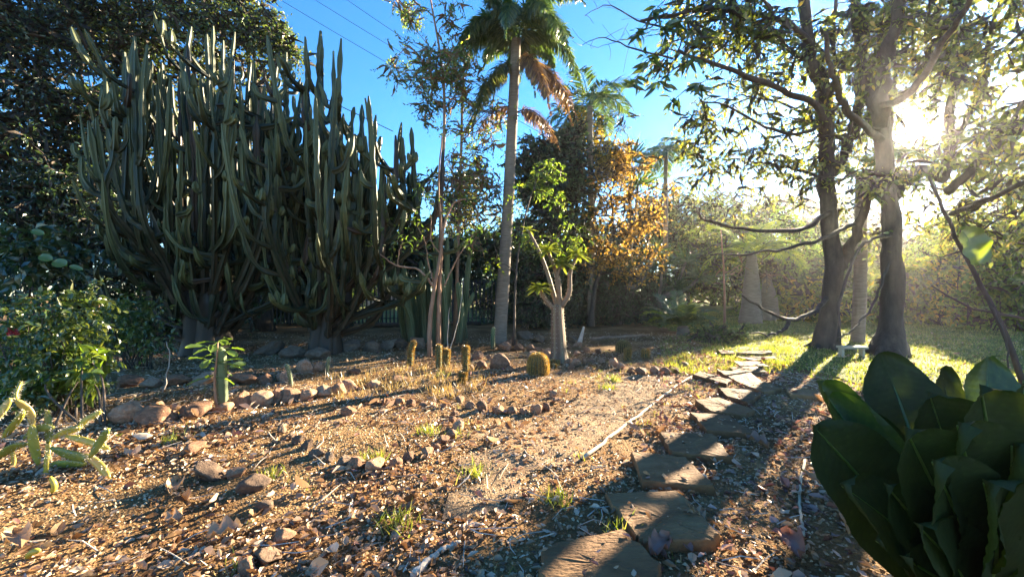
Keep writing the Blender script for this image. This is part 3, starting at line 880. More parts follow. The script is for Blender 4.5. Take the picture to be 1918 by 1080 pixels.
spiky("tall spiky headed yucca beyond the orange leaved tree", (5.0, 17, 0), [at(1180, 300, 17), at(1195, 345, 17.2)], 'palm_leaf', 58, L=1.1, W=.08)
spiky("dark dragon tree with flared pale trunk and grassy heads below the orange leaves", G(1153, 606), [at(1128, 500, 15.9), at(1190, 505, 15.8), at(1228, 470, 16.2)], 'dark_leaf', 59, .2, .8, .03, 80)
spiky("grassy dark shrub of narrow leaves beside the cycad", (6.0, 16.4, 0), [at(1240, 500, 16.4), at(1285, 490, 16.6), at(1265, 540, 16.2), at(1310, 520, 16.6)], 'evergreen_leaf', 60, .1, .85, .04, 90, cat="shrub", name="grass_tree")

# cycad clump
cyb = G(1278, 626)
fr_ = [dict(azim=a + o_, length=ln * 1.15 * k_, rise=ri * k_, droop=dr, n=46, ll=.3, lw=.034, hang=.0, sweep=.6, rach=.016, leaf=lf) for a, ln, ri, dr, lf in
       [(-1.2, 1.25, .95, .6, 'olive_leaf'), (-1.7, 1.3, .75, .5, 'lit_palm_leaf'), (-.5, 1.1, 1.3, .5, 'palm_leaf'), (.2, 1.1, 1.4, .5, 'palm_leaf'), (.9, 1.15, 1.1, .6, 'lit_palm_leaf'), (1.5, 1.2, .9, .6, 'palm_leaf'),
        (2.2, 1.0, .8, .6, 'palm_leaf'), (2.9, 1.0, .9, .6, 'palm_leaf'), (-2.3, 1.1, .8, .6, 'palm_leaf'), (-2.9, 1.0, 1.1, .5, 'palm_leaf'), (.5, 1.0, .6, .5, 'olive_leaf'), (-.9, 1., .5, .5, 'olive_leaf')] for o_, k_ in ((0, 1), (.27, .8))]
palm("bushy cycad with stiff arching fronds where the stepping stones end", cyb, cyb + (0, 0, .22), .2, .16, fr_, 'palm_leaf', 61, cat="cycad", name="cycad", rings=False)

# --- trees of the middle distance
tree("evergreen_tree", "dense dark evergreen tree behind the bottle trunked succulent", "tree", [(1.5, 15.4, 0), (1.55, 15.4, 2.4), (1.7, 15.4, 5)], .2, .08,
     [blob(1035, 330, 15, 68, 70, 90), blob(1040, 430, 15.2, 72, 80, 80), blob(1020, 520, 15.4, 75, 60, 50), blob(1070, 270, 15.4, 36, 36, 20)], 'evergreen_leaf', 110, .33, .16, .085, 71, keep=.8)
tree("autumn_tree", "tree of dry orange brown leaves next to the dark evergreen", "tree", [(2.9, 14.8, 0), (3.1, 14.8, 1.5), (3.8, 14.8, 3.6)], .1, .05,
     [blob(1165, 340, 14.5, 62, 60, 34), blob(1140, 420, 14.5, 55, 70, 26), blob(1205, 430, 14.5, 55, 60, 26), blob(1190, 490, 14.5, 65, 45, 20), blob(1110, 480, 14.5, 35, 40, 9), blob(1240, 380, 14.5, 30, 40, 9), blob(1150, 300, 14.5, 40, 30, 12)], 'orange_leaf', 70, .24, .12, .075, 72, keep=.75, bark='twig')
tree("autumn_tree", "golden yellow leaved tree rising between evergreen and feather palm", "tree", [(2.6, 16.2, 0), (2.9, 16.2, 3.0), (3.5, 16.2, 5.8)], .12, .06,
     [blob(1128, 290, 15.5, 32, 34, 18), blob(1095, 240, 15.8, 34, 30, 8), blob(1150, 300, 15.5, 25, 28, 6)], 'yellow_leaf', 70, .25, .13, .08, 73, keep=.8, bark='twig')
tree("autumn_tree", "olive and tan leaved bushy top around the feather palm stem", "tree", [(2.9, 17.2, 0), (3.0, 17.2, 3.2), (3.1, 17.2, 6.4)], .1, .05,
     [blob(1085, 220, 17, 50, 50, 18), blob(1130, 230, 17, 40, 40, 9)], 'backlit_leaf', 60, .3, .12, .05, 74, keep=.8, bark='twig')
# slender trees by the fence, leafy to the top of the picture
Ys = 9.8
tree("slender_tree", "slender airy tree with thin twin stems and fine leaves reaching up beside the palm", "tree", [at(822, 640, Ys), at(826, 400, Ys), at(832, 170, Ys), at(805, -10, Ys)], .055, .02,
     [blob(790, 120, Ys, 45, 90, 18), blob(770, 20, Ys, 30, 40, 7), blob(845, 60, Ys, 25, 60, 8), blob(860, 150, Ys, 50, 60, 22), blob(835, 130, Ys, 60, 45, 16), blob(800, 195, Ys, 35, 25, 8), blob(745, 130, Ys, 30, 30, 5), blob(865, 260, Ys, 25, 90, 9)], 'lime_leaf', 60, .17, .085, .03, 75, r_tip=.008, bark='sapling_bark', keep=.4, tmpl=T_LONG)
tree("slender_tree", "second slender pale stem with thin foliage next to the palm trunk", "tree", [at(852, 632, 10.6), at(860, 400, 10.6), at(866, 200, 10.6), at(870, 100, 10.6)], .045, .018,
     [blob(885, 330, 10.6, 45, 90, 18), blob(915, 240, 10.6, 40, 60, 14), blob(880, 440, 10.6, 40, 70, 12), blob(770, 350, 10.4, 40, 45, 9), blob(925, 360, 10.6, 30, 60, 8)], 'lime_leaf', 50, .2, .085, .032, 76, r_tip=.008, bark='sapling_bark', keep=.4, tmpl=T_LONG)
# bright climber with lime leaves in front of the dark evergreen
Yc = 9.6
tree("climbing_shrub", "lanky shrub with bright lime leaves lit in front of the evergreen", "shrub", [at(962, 636, Yc), at(968, 500, Yc), at(985, 400, Yc), at(1010, 320, Yc)], .03, .014,
     [blob(1010, 335, Yc, 50, 40, 13), blob(985, 390, Yc, 35, 35, 8), blob(1035, 385, Yc, 35, 30, 8), blob(1065, 450, Yc, 40, 35, 12), blob(985, 440, Yc, 30, 30, 7), blob(925, 500, Yc, 25, 30, 7), blob(915, 440, Yc, 18, 30, 5)], 'lime_leaf', 42, .13, .1, .05, 77, r_tip=.006, bark='twig', keep=.5, tmpl=T_LEAF)

# ------------------------------------------------------------------ big trees at the right, traced limb by limb
def bark_tube(P, R, sides, seed, n=44, amp=.07):
    """tube with ridged, knotty bark relief"""
    s0 = np.linspace(0, 1, len(P)); s1 = np.linspace(0, 1, n)
    P2 = smoothpath(P, n); R2 = np.interp(s1, s0, R)
    V, F = tube(P2, R2, sides)
    ax = np.repeat(P2, sides, axis=0); k = n * sides
    a = np.tile(np.arange(sides), n) * 6.0 / sides * 2; l = np.repeat(np.cumsum(np.r_[0, np.linalg.norm(np.diff(P2, axis=0), axis=1)]), sides)
    # wrap-around noise: use cos / sin of the angle
    ang = np.tile(np.arange(sides) * 2 * pi / sides, n)
    nz = vnoise(3 * np.cos(ang) + l * 1.3 + seed, 3 * np.sin(ang) + l * .9, seed) - .5 + .6 * (vnoise(6 * np.cos(ang) + l * 5, 6 * np.sin(ang) - l * 4, seed + 1) - .5)
    V[:k] += (V[:k] - ax) * (nz * amp * 4)[:, None]
    return V, F


def traced_tree(label, base, limbs_px, blobs, leaf, per, spread, L, W, seed, tmpl=T_DIA, r_tip=.012, extra_blobs=(), twigs=(), trunkname="tree", keep=.3):
    r = np.random.default_rng(seed)
    root = thing("broadleaf_tree", label, "tree", base)
    skel = []
    for li, (pts, ra, rb) in enumerate(limbs_px):
        P = smoothpath(pts, 20)
        P[1:-1] += r.normal(size=(18, 3)) * (ra * .07 if li == 0 else ra * .12 + .008)
        R = np.linspace(ra, rb, 20) * (1 + .05 * r.normal(size=20))
        if li == 0:
            R[:3] *= np.array([1.7, 1.25, 1.08]); P[0, 2] -= .15
            for q in range(6):   # root flares
                a_ = q * 1.05 + .4
                e_ = np.asarray(base) + np.array([cos(a_), sin(a_), 0]) * ra * 2.3 + (0, 0, -.06)
                V, F = bark_tube(smoothpath([P[1], np.asarray(base) * .55 + e_ * .45 + (0, 0, .14), e_], 8), np.linspace(ra * .5, ra * .12, 8), 10, q)
                MB().add(V, F).build("root", M['bark'], root, smooth=True)
        V, F = bark_tube(P, R, 22 if ra > .06 else 8, seed + li)
        MB().add(V, F).build("trunk" if li == 0 else "branch", M['bark'], root, smooth=True)
        skel.append(P)
    S = np.concatenate([s[6:] for s in skel])
    C = blob_points(blobs, r)
    C = C[sun_gap(C, 32, 50, r)]
    C = C[ground_gap(C, keep, r)]
    # each cluster is reached by a bough from the closest limb
    bm = MB()
    order = np.argsort(np.min(np.linalg.norm(C[:, None] - S[None], axis=2), axis=1))
    nodes = [p for p in S]
    for ci in order:
        A = np.array(nodes); c = C[ci]
        d = np.linalg.norm(A - c, axis=1); k = int(np.argmin(d)); s0 = A[k]; dl = d[k]
        mid = (s0 + c) / 2 + r.normal(size=3) * .12 * dl + np.array([0, 0, .1 * dl])
        P = smoothpath([s0, mid, c], 7); P[1:-1] += r.normal(size=(5, 3)) * .03 * dl
        bm.add(*tube(P, np.linspace(min(.012 + .012 * dl, .035), .005, 7), 5))
        nodes += [p for p in P[2:]]
    for pts, ra, rb in twigs:
        P = smoothpath(pts, 12); P[1:-1] += r.normal(size=(10, 3)) * .012
        bm.add(*tube(P, np.linspace(ra, rb, 12), 5))
        # bare side twigs
        for q in range(3, 12, 2):
            e = P[q] + r.normal(size=3) * .22 + (P[q] - P[q - 2]) * .8
            bm.add(*tube(smoothpath([P[q], (P[q] + e) / 2 + r.normal(size=3) * .03, e], 4), np.linspace(rb * 1.1, .0025, 4), 4))
    P, D, N, LL, WW, tw = crown_leaves(C, per, spread, L, W, r, droop=.6)
    twig_slivers(bm, tw, r, sun_gap(tw[0], 20, 60, r) & ground_gap(tw[0], .5, r), .005)
    bm.build("twig", M['twig'], root, smooth=True, kind="stuff")
    k = sun_gap(P, r=r) & ground_gap(P, .5, r)
    MB().add(*leafcloud(P[k], D[k], N[k], LL[k], WW[k], tmpl)).build("crown", M[leaf], root, kind="stuff")
    return root


YA = G(1545, 652)[1]; YB = G(1662, 662)[1]
A = lambda u, v, dy=0: at(u, v, YA + dy)
B = lambda u, v, dy=0: at(u, v, YB + dy)
gA = G(1545, 652); gB = G(1660, 664)
traced_tree("forked dark tree at the edge of the lawn whose boughs reach over the stepping stones", gA,
            [([gA, A(1556, 560), A(1560, 470), A(1549, 360), A(1548, 190), A(1518, 110, -.3), A(1500, -40, -.6)], .2, .09),
             ([A(1560, 520), A(1590, 470), A(1612, 410), A(1640, 350), A(1665, 290, .2)], .12, .07),
             ([A(1549, 330), A(1580, 290, .3), A(1600, 230, .4), A(1612, 130, .5), A(1600, -40, .6)], .13, .09),
             ([A(1550, 250), A(1530, 200, -.6), A(1470, 170, -1.4), A(1380, 135, -2), A(1270, 95, -2.6)], .08, .025),
             ([A(1548, 150), A(1500, 60, -.8), A(1430, 30, -1.6), A(1330, 20, -2.4), A(1200, 40, -3)], .07, .02),
             ([A(1520, 120), A(1440, 65, -.5), A(1395, 40, -1), A(1340, 100, -1.2), A(1260, 130, -1.4)], .05, .015),
             ([A(1560, 395), A(1500, 430, -1.0), A(1420, 432, -1.6), A(1340, 420, -2), A(1300, 395, -2.2)], .06, .014),
             ([A(1600, 420), A(1530, 450, -1.2), A(1440, 470, -1.8), A(1330, 478, -2.2)], .05, .012),
             ([A(1552, 555), A(1522, 585, -.6), A(1478, 598, -1.1), A(1435, 580, -1.3), A(1390, 553, -1.5)], .05, .02),
             ([A(1480, 598, -1.1), A(1470, 615, -1.2), A(1450, 625, -1.3), A(1405, 624, -1.5)], .045, .012),
             ([A(1549, 340), A(1500, 320, .5), A(1450, 310, 1), A(1380, 300, 1.5)], .05, .015),
             ([A(1549, 300), A(1530, 240, .8), A(1480, 200, 1.2), A(1400, 185, 1.6), A(1320, 230, 2)], .05, .012),
             ([A(1552, 180), A(1580, 120, .4), A(1640, 40, .6), A(1700, -40, .8)], .07, .04),
             ([A(1548, 230), A(1500, 250, -.7), A(1440, 240, -1.2), A(1360, 200, -1.6), A(1310, 190, -1.8)], .04, .01),
             ([A(1600, 230, .4), A(1570, 160, .2), A(1560, 60, .1), A(1575, -40, 0)], .06, .03)],
            [blob(1400, 60, YA - 1.5, 130, 60, 25), blob(1300, 60, YA - 2.3, 60, 60, 10), blob(1380, 210, YA + .6, 100, 60, 24), blob(1470, 130, YA, 80, 70, 18), blob(1330, 270, YA + 1, 55, 55, 8), blob(1450, 280, YA + 1, 70, 50, 10), blob(1580, 60, YA, 110, 70, 28), blob(1350, 20, YA - 2, 90, 50, 14),
             blob(1500, 390, YA - .8, 60, 40, 4), blob(1420, 370, YA + 1.5, 70, 60, 10), blob(1330, 350, YA + 1.5, 60, 50, 8), blob(1480, 330, YA + 1.2, 60, 60, 10), blob(1420, 280, YA + .5, 80, 50, 8), blob(1555, 300, YA - .1, 40, 60, 9), blob(1600, 400, YA + .3, 40, 40, 8), blob(1540, 180, YA - .2, 40, 50, 8), blob(1510, 240, YA + .6, 50, 60, 7)],
            'crown_leaf', 44, .24, .12, .048, 81, T_LONG,
            twigs=[([A(1260, 110, -2.4), A(1180, 90, -2.6), A(1130, 70, -2.7), A(1090, 85, -2.8)], .018, .004),
                   ([A(1270, 60, -2.5), A(1200, 40, -2.7), A(1140, 10, -2.8), A(1095, 30, -2.9)], .018, .004),
                   ([A(1240, 40, -2.6), A(1180, 70, -2.8), A(1120, 90, -2.9)], .012, .003),
                   ([A(1300, 395, -2.2), A(1260, 440, -2.3), A(1200, 450, -2.4)], .01, .003),
                   ([A(1400, 290, 1.2), A(1420, 330, 1), A(1440, 380, .8), A(1460, 410, .6)], .014, .004),
                   ([A(1380, 220, 0), A(1400, 280, -.2), A(1390, 330, -.3), A(1410, 370, -.3)], .012, .004),
                   ([A(1430, 180, 0), A(1450, 250, -.1), A(1440, 300, -.2), A(1480, 350, -.2)], .012, .004)])
traced_tree("thick trunked tree with a swollen foot, standing beneath the blazing sun", gB,
            [([gB, B(1672, 600), B(1669, 500), B(1672, 430), B(1662, 350), B(1648, 230, .1), B(1626, 150, .2), B(1610, 60, .2)], .215, .1),
             ([B(1648, 240), B(1650, 170, -.2), B(1672, 70, -.5), B(1690, -60, -.7)], .13, .09),
             ([B(1664, 380), B(1700, 330, .6), B(1735, 320, .9), B(1771, 333, 1), B(1779, 233, 1), B(1792, 130, 1), B(1790, -40, 1)], .11, .08),
             ([B(1771, 360, .6), B(1811, 327, .3), B(1870, 265, -.2), B(1925, 222, -.6), B(2000, 160, -1)], .1, .06),
             ([B(1640, 200), B(1690, 185, -.8), B(1745, 120, -1.6), B(1800, 30, -2.4), B(1840, -60, -3)], .07, .03),
             ([B(1650, 262), B(1590, 210, -.5), B(1560, 140, -1.0), B(1545, 60, -1.4)], .07, .03),
             ([B(1672, 440), B(1630, 450, -.5), B(1600, 480, -.9), B(1575, 560, -1.2), B(1568, 640, -1.4)], .035, .02),
             ([B(1668, 480), B(1640, 560, -.7), B(1605, 610, -1.2), B(1570, 632, -1.5)], .025, .012),
             ([B(1655, 300), B(1668, 230, .8), B(1655, 140, 1), B(1640, 30, 1.2)], .06, .03),
             ([B(1779, 290, 1), B(1820, 200, .8), B(1850, 90, .6), B(1880, -40, .4)], .06, .03),
             ([B(1780, 400), B(1840, 380, -1.5), B(1918, 340, -2.5), B(2000, 300, -3)], .05, .03)],
            [blob(1700, 40, YB, 130, 70, 36), blob(1840, 60, YB - .6, 110, 90, 43), blob(1870, 230, YB - .3, 80, 90, 25), blob(1640, 100, YB, 70, 60, 14), blob(1890, 380, YB - .5, 70, 70, 15), blob(1760, 130, YB + 1, 70, 60, 14), blob(1600, 340, YB + .4, 60, 60, 6), blob(1820, 410, YB + 1, 60, 50, 8), blob(1730, 220, YB + 1.6, 100, 90, 24), blob(1640, 300, YB + 1.6, 60, 70, 8), blob(1760, 330, YB + 1.2, 60, 50, 10), blob(1860, 330, YB + 1.2, 90, 70, 24), blob(1800, 400, YB + 1.6, 80, 50, 12), blob(1910, 420, YB + 1, 60, 60, 12), blob(1700, 390, YB + 1.8, 50, 45, 5), blob(1600, 230, YB + 1.2, 60, 90, 11), blob(1665, 330, YB - .1, 40, 60, 8), blob(1640, 420, YB + .6, 40, 40, 7), blob(1690, 290, YB + 2, 70, 50, 8)],
            'crown_leaf', 46, .25, .135, .055, 82, T_LONG)

# hanging mango-like shoots near the camera, from the forked tree's overhanging boughs
r = np.random.default_rng(83)
hb = thing("leafy_branch", "overhanging bough with long drooping mango like leaves against the blue sky", "branch", A(1330, 20, -2.4))
lm = MB(); bm = MB()
for (u, v, dy) in ((1195, 60, -3.1), (1215, 110, -3.0), (1240, 150, -3.0), (1185, 150, -3.2), (1245, 60, -2.8), (1270, 40, -2.8), (1290, 110, -2.7), (1225, 20, -2.9), (1310, 160, -2.5), (1320, 60, -2.5), (1260, 190, -2.7)):
    c = A(u, v, dy); s0 = A(u + 55, v - 35, dy + .5)
    bm.add(*tube(smoothpath([s0, (s0 + c) / 2 + (0, 0, .06), c], 6), np.linspace(.014, .005, 6), 5))
    n = 15
    D = rdir(n, r) * np.array([1, 1, .6]) + np.array([0, 0, -.55])
    lm.add(*leafcloud(np.repeat(c[None], n, 0) + r.normal(size=(n, 3)) * .04, D, r.normal(size=(n, 3)) + (0, 0, .6), .26 * r.uniform(.7, 1.2, n), .06, T_LONG))
bm.add(*tube(smoothpath([A(1430, 30, -1.6), A(1330, 20, -2.4), A(1240, 30, -2.9)], 8), np.linspace(.03, .012, 8), 6))
bm.build("twig", M['twig'], hb, smooth=True)
lm.build("foliage", M['mid_leaf'], hb, kind="stuff")

# leaning bare sapling at the right edge, in front of the lawn
YR = 5.2
ls = thing("leaning_sapling", "thin bare leaning stem with crossing twigs beside the lawn, behind the big leaves", "sapling", at(1925, 745, YR))
for pts, ra, rb in (([at(1925, 745, YR), at(1880, 620, YR), at(1850, 560, YR), at(1805, 470, YR), at(1768, 395, YR), at(1740, 330, YR)], .035, .016),
                    ([at(1945, 605, YR), at(1900, 592, YR), at(1830, 580, YR), at(1785, 560, YR), at(1745, 535, YR)], .022, .008),
                    ([at(1805, 470, YR), at(1760, 480, YR + .2), at(1720, 470, YR + .3)], .012, .004),
                    ([at(1815, 450, YR), at(1870, 410, YR), at(1930, 380, YR)], .014, .007),
                    ([at(1850, 560, YR), at(1885, 640, YR - .2), at(1890, 730, YR - .3)], .014, .006)):
    P = smoothpath(pts, 16); P[1:-1] += r.normal(size=(14, 3)) * .006
    MB().add(*tube(P, np.linspace(ra, rb, 16), 7)).build("branch", M['bark'], ls, smooth=True)
# broad backlit leaf hung on it
def broad_leaf_mesh(base, tip, width, nrm, bend=.1, cup=.12, wave=.02, nx_=7, ny_=14, shape=.62, ph=0.0, tintbase=.4, veins=0):
    base = np.asarray(base, float); tip = np.asarray(tip, float)
    Ln = np.linalg.norm(tip - base); D = (tip - base) / Ln
    S = unit(np.cross(D, np.asarray(nrm, float))); N = np.cross(S, D)
    s = np.linspace(0, 1, ny_); x = np.linspace(-1, 1, nx_)
    w = width * .5 * (np.clip(1 - np.abs(2 * s ** (shape + .55) - 1) ** 2.4, 0, 1) ** .56 + .03 * (1 - s))
    Sg, Xg = np.meshgrid(s, x, indexing='ij')
    Wg = w[:, None]
    off = bend * Ln * np.sin(pi * Sg) + cup * width * Xg ** 2 + wave * np.sin(Sg * 17 + ph + Xg * 2) * np.abs(Xg) ** 2 - .03 * width * np.exp(-(Xg / .1) ** 2)
    vein = np.zeros_like(Sg)
    if veins:
        fr = (Sg * veins - np.abs(Xg) * veins * .22 + 100) % 1
        vein = np.exp(-((fr - .5) / .12) ** 2) * (np.abs(Xg) > .06)
        off = off - vein * .006 * width / .4 + .012 * width * np.sin(Sg * 9 + Xg * 5 + ph)
    V = base + D * (Sg * Ln)[..., None] + S * (Xg * Wg)[..., None] + N * off[..., None]
    i = np.arange(ny_ - 1)[:, None] * nx_ + np.arange(nx_ - 1)[None]
    i = i.ravel()
    F = np.stack([i, i + 1, i + nx_ + 1, i + nx_], -1)
    tint = np.clip(tintbase + .12 * np.sin(Sg * 40 + np.abs(Xg) * 9) * .5 + .3 * (np.abs(Xg) < .08) + .32 * vein, 0, 1).ravel()
    mid = base + D * (s * Ln)[:, None] + N * (bend * Ln * np.sin(pi * s) - .03 * width)[:, None]
    return V.reshape(-1, 3), F, tint, mid


V, F, t, mid = broad_leaf_mesh(at(1800, 425, YR), at(1835, 495, YR), .42, (0, -1, .2), .05, .1, .02, tintbase=.4)
tl = thing("hanging_leaf", "single broad yellow green leaf glowing on the bare leaning stem", "leaf", at(1800, 425, YR))
lf = MB().add(V, F, tint=t).build("blade", M['glow_leaf'], tl, smooth=True)
MB().add(*tube(np.vstack([[at(1793, 440, YR)], mid[:6]]), np.linspace(.008, .004, 7), 5)).build("leaf_stalk", M['lime_leaf'], tl)

# far trees and shrubs at the right
tree("lawn_tree", "airy tree with fine leaves across the lawn behind the young palm", "tree", [(11.6, 19.5, 0), (11.7, 19.5, 1.8), (11.9, 19.5, 3.6)], .14, .06,
     [blob(1330, 460, 19, 70, 45, 26), blob(1400, 440, 19.5, 60, 45, 18), blob(1300, 520, 18.5, 60, 40, 22), blob(1420, 500, 20, 60, 40, 20), blob(1350, 390, 20, 50, 40, 10)], 'backlit_leaf', 60, .42, .17, .09, 84, keep=.2, bark='twig')
tree("lawn_tree", "pale olive tree in the haze across the lawn between palm and forked tree", "tree", [(17.0, 24, 0), (17, 24, 2), (17.4, 24, 4)], .16, .06,
     [blob(1480, 500, 24, 90, 40, 44), blob(1560, 490, 24, 70, 45, 30), blob(1420, 515, 24, 60, 35, 24), blob(1390, 480, 26, 90, 40, 24)], 'backlit_leaf', 80, .48, .2, .1, 85, keep=.3)
tree("lawn_tree", "broad hazy tree at the far end of the lawn beyond the thick trunk", "tree", [(25.0, 24, 0), (25, 24, 2), (25.4, 24, 4)], .2, .08,
     [blob(1700, 495, 24, 120, 42, 50), blob(1850, 485, 24, 120, 50, 60), blob(1640, 490, 25, 70, 45, 24)], 'backlit_leaf', 80, .5, .2, .1, 86, keep=.3)
tree("lawn_tree", "dense dark tree closing the lawn at the picture edge behind the leaning stem", "tree", [(24.0, 18, 0), (24, 18, 3), (24.4, 18, 6)], .2, .08,
     [blob(1960, 300, 17, 110, 150, 90), blob(1960, 480, 17, 120, 70, 60)], 'mid_leaf', 100, .42, .16, .08, 87, keep=.25)
for k, (u, v, Y, ru, rv, lf_, lab) in enumerate(((1235, 440, 30, 75, 95, 'dark_leaf', "dark round tree in the far belt behind the thin far palm"), (1335, 430, 32, 80, 100, 'mid_leaf', "mid green tree in the far belt behind the airy lawn tree"),
        (1445, 440, 33, 85, 90, 'backlit_leaf', "dark tree in the far belt behind the pale olive tree"), (1560, 455, 32, 75, 85, 'olive_leaf', "olive tree in the far belt behind the forked trunk"),
        (1680, 500, 31, 80, 55, 'dark_leaf', "dark tree in the far belt behind the swollen foot trunk"), (1800, 490, 32, 90, 65, 'mid_leaf', "green tree in the far belt behind the yellowing shrub"),
        (980, 480, 30, 90, 70, 'mid_leaf', "hazy tree in the far belt behind the slender palm"), (1110, 480, 30, 90, 70, 'olive_leaf', "hazy tree in the far belt behind the orange tree"))):
    x_ = (u - 959) / FPX * Y
    tree("belt_tree", lab, "tree", [(x_, Y, 0), (x_, Y, 2), (x_ + .2, Y, 4)], .2, .09, [blob(u, v, Y, ru, rv, 90), blob(u, 540, Y, ru * 1.1, 30, 30)], lf_, 80, .6, .27, .14, 180 + k, keep=.5, group="far belt of trees")
SHR = [(1435, 575, 19, 1.5, 1.0, 'lime_leaf', "yellow green shrub beyond the stout palm trunk with dry fronds"), (1490, 545, 21, 1.3, 1.9, 'mid_leaf', "tall mid green shrub just beyond the forked trunk"),
       (1530, 575, 17, 1.1, .9, 'yellow_shrub', "low yellowing shrub seen beside the foot of the forked trunk"), (1590, 555, 20, 1.5, 1.4, 'backlit_leaf', "olive shrub behind the pale ringed palm trunk"),
       (1640, 575, 16.5, .9, .8, 'lime_leaf', "small bright shrub between pale palm trunk and swollen foot trunk"), (1735, 560, 15.5, 1.1, 1.1, 'backlit_leaf', "olive shrub just beyond the swollen foot trunk"),
       (1800, 525, 14.6, 1.3, 1.7, 'yellow_shrub', "large backlit shrub of round yellowing leaves across the lawn"), (1880, 560, 13.2, 1.0, 1.0, 'lime_leaf', "bright green shrub behind the leaning bare stem"),
       (1935, 510, 13.8, 1.0, 1.9, 'mid_leaf', "tall green shrub at the picture edge beyond the leaning stem")]
for k, (u, v, Y, rx, rz, lf_, lab) in enumerate(SHR):
    c = at(u, v, Y)
    hedge("shrub", lab, [(c, (rx, .8, rz), 1), (c + (rng.normal() * .5, .2, rz * .5), (rx * .5, .5, rz * .55), .35), (c * (1, 1, .4), (rx * 1.1, .6, .5), .3)], lf_, 1500 * rx * rz ** .5, .15 + .004 * Y * (k % 3), .1, 230 + k, cat="shrub", gap=True, stems=5, tmpl=T_LEAF)
for k, (u, v, Y, rw, rh, lf_, lab) in enumerate(((1470, 430, 18.5, 46, 40, 'lime_leaf', "small round crowned tree with bright leaves left of the forked trunk"), (1545, 470, 22.5, 50, 50, 'mid_leaf', "mid green small tree half hidden by the forked trunk"),
        (1765, 440, 20, 60, 50, 'lime_leaf', "bright leaved tree beyond the swollen foot trunk"), (1285, 400, 22.5, 45, 60, 'olive_leaf', "slim olive tree beside the thin far palm stem"), (1890, 430, 19, 60, 60, 'backlit_leaf', "tree of backlit olive leaves beyond the leaning bare stem"))):
    x_ = (u - 959) / FPX * Y
    tree("small_tree", lab.replace("left of", "beside"), "tree", [(x_ + .2, Y, 0), (x_ + .1, Y, 1.2), (x_, Y, 2.4)], .1, .05, [blob(u, v, Y, rw, rh, 26), blob(u + 20, v + 45, Y, rw * .8, 26, 9)], lf_, 70, .3, .17, .09, 250 + k, keep=.35, tmpl=T_LEAF)
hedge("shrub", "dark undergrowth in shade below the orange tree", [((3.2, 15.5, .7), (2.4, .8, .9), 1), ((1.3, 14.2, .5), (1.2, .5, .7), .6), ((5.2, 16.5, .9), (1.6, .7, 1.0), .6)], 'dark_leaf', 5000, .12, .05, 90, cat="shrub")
hedge("shrub", "low dark evergreen shrub with yellow rim of grass at the path end", [(G(1340, 640) + (0, 0, .12), (.95, .4, .24), 1)], 'mid_leaf', 1500, .1, .04, 91, cat="shrub", stems=5)
tree("thin_sapling", "pair of thin bare brown stems standing between cycad and young palm", "sapling", [G(1358, 622), at(1356, 520, 12.7), at(1350, 430, 12.7)], .04, .015,
     [blob(1345, 440, 12.7, 35, 40, 7), blob(1370, 500, 12.7, 25, 30, 4)], 'olive_leaf', 26, .2, .08, .04, 92, bark='sapling_bark')

# low pale bench on the lawn by the trunks
bn = thing("plank_bench", "low pale plank on two short posts beside the thick trunk", "bench", G(1596, 668))
b0 = G(1596, 668)
def box(mb, c, h, tint=.5):
    c = np.asarray(c, float); h = np.asarray(h, float)
    V = np.array([[sx * h[0], sy * h[1], sz * h[2]] for sz in (-1, 1) for sx, sy in ((-1, -1), (1, -1), (1, 1), (-1, 1))]) + c
    return mb.add(V, np.array([[0, 1, 5, 4], [1, 2, 6, 5], [2, 3, 7, 6], [3, 0, 4, 7], [4, 5, 6, 7], [3, 2, 1, 0]]), tint=tint)
box(MB(), b0 + (0, 0, .2), (.25, .1, .022)).build("seat", M['white_wood'], bn)
for sx in (-.22, .2):
    box(MB(), b0 + (sx, 0, .07), (.022, .05, .107)).build("leg", M['white_wood'], bn)

# power lines
for k, (a, b) in enumerate((((525, 0), (720, 115)), ((590, 0), (745, 95)), ((650, 0), (750, 68)), ((480, 120), (640, 200)))):
    Y = 14.0
    pa, pb = at(*a, Y), at(*b, Y); d = pb - pa
    s = np.linspace(-.9 if k < 3 else .3, 3.5 if k < 3 else 1.6, 24)[:, None]
    P = pa + d * s + np.array([0, 0, 1]) * (.02 * (s - .5) ** 2 * 2 - .01)
    o = MB().add(*tube(P, .008 if k < 3 else .014, 4)).build("power_line", M['metal'])
    tag(o, ["lowest of three thin wires crossing the blue sky", "middle of three thin wires crossing the blue sky", "highest of three thin wires crossing the blue sky", "thicker cable sagging behind the tips of the second branching cactus"][k], "wire", "overhead wires" if k < 3 else None)

# ------------------------------------------------------------------ bottle trunked succulent tree in the middle of the bed
Ypc = G(1046, 676)[1]
Q = lambda u, v, dy=0: at(u, v, Ypc + dy)
pc = thing("succulent_tree", "thick trunked thorny succulent tree with palm like rosettes at its branch tips", "succulent", G(1046, 676))
r = np.random.default_rng(95)
P = smoothpath([G(1047, 676) - (0, 0, .1), Q(1046, 640), Q(1044, 600), Q(1044, 572)], 16)
R = np.linspace(.145, .1, 16); R[:4] *= np.array([1.5, 1.3, 1.12, 1.03])
V, F = tube(P, R, 18, 1 + .12 * np.sin(np.arange(18) * 1.9) + .06 * r.normal(size=18))
trk = MB().add(V, F, tint=np.clip(.35 + .5 * np.sin(np.arange(len(V)) % 18 * 1.9 + 1), 0, 1)).build("trunk", M['pachy'], pc, smooth=True)
def thorns(mb, V, n_, L, r, c, mat=0):
    k = r.integers(0, len(V), n_)
    d = unit(V[k] - c(V[k])) + r.normal(size=(n_, 3)) * .35
    mb.add(*leafcloud(V[k], d, rdir(n_, r), L * r.uniform(.6, 1.3, n_), L * .14, T_DIA), mat=mat)
    return mb
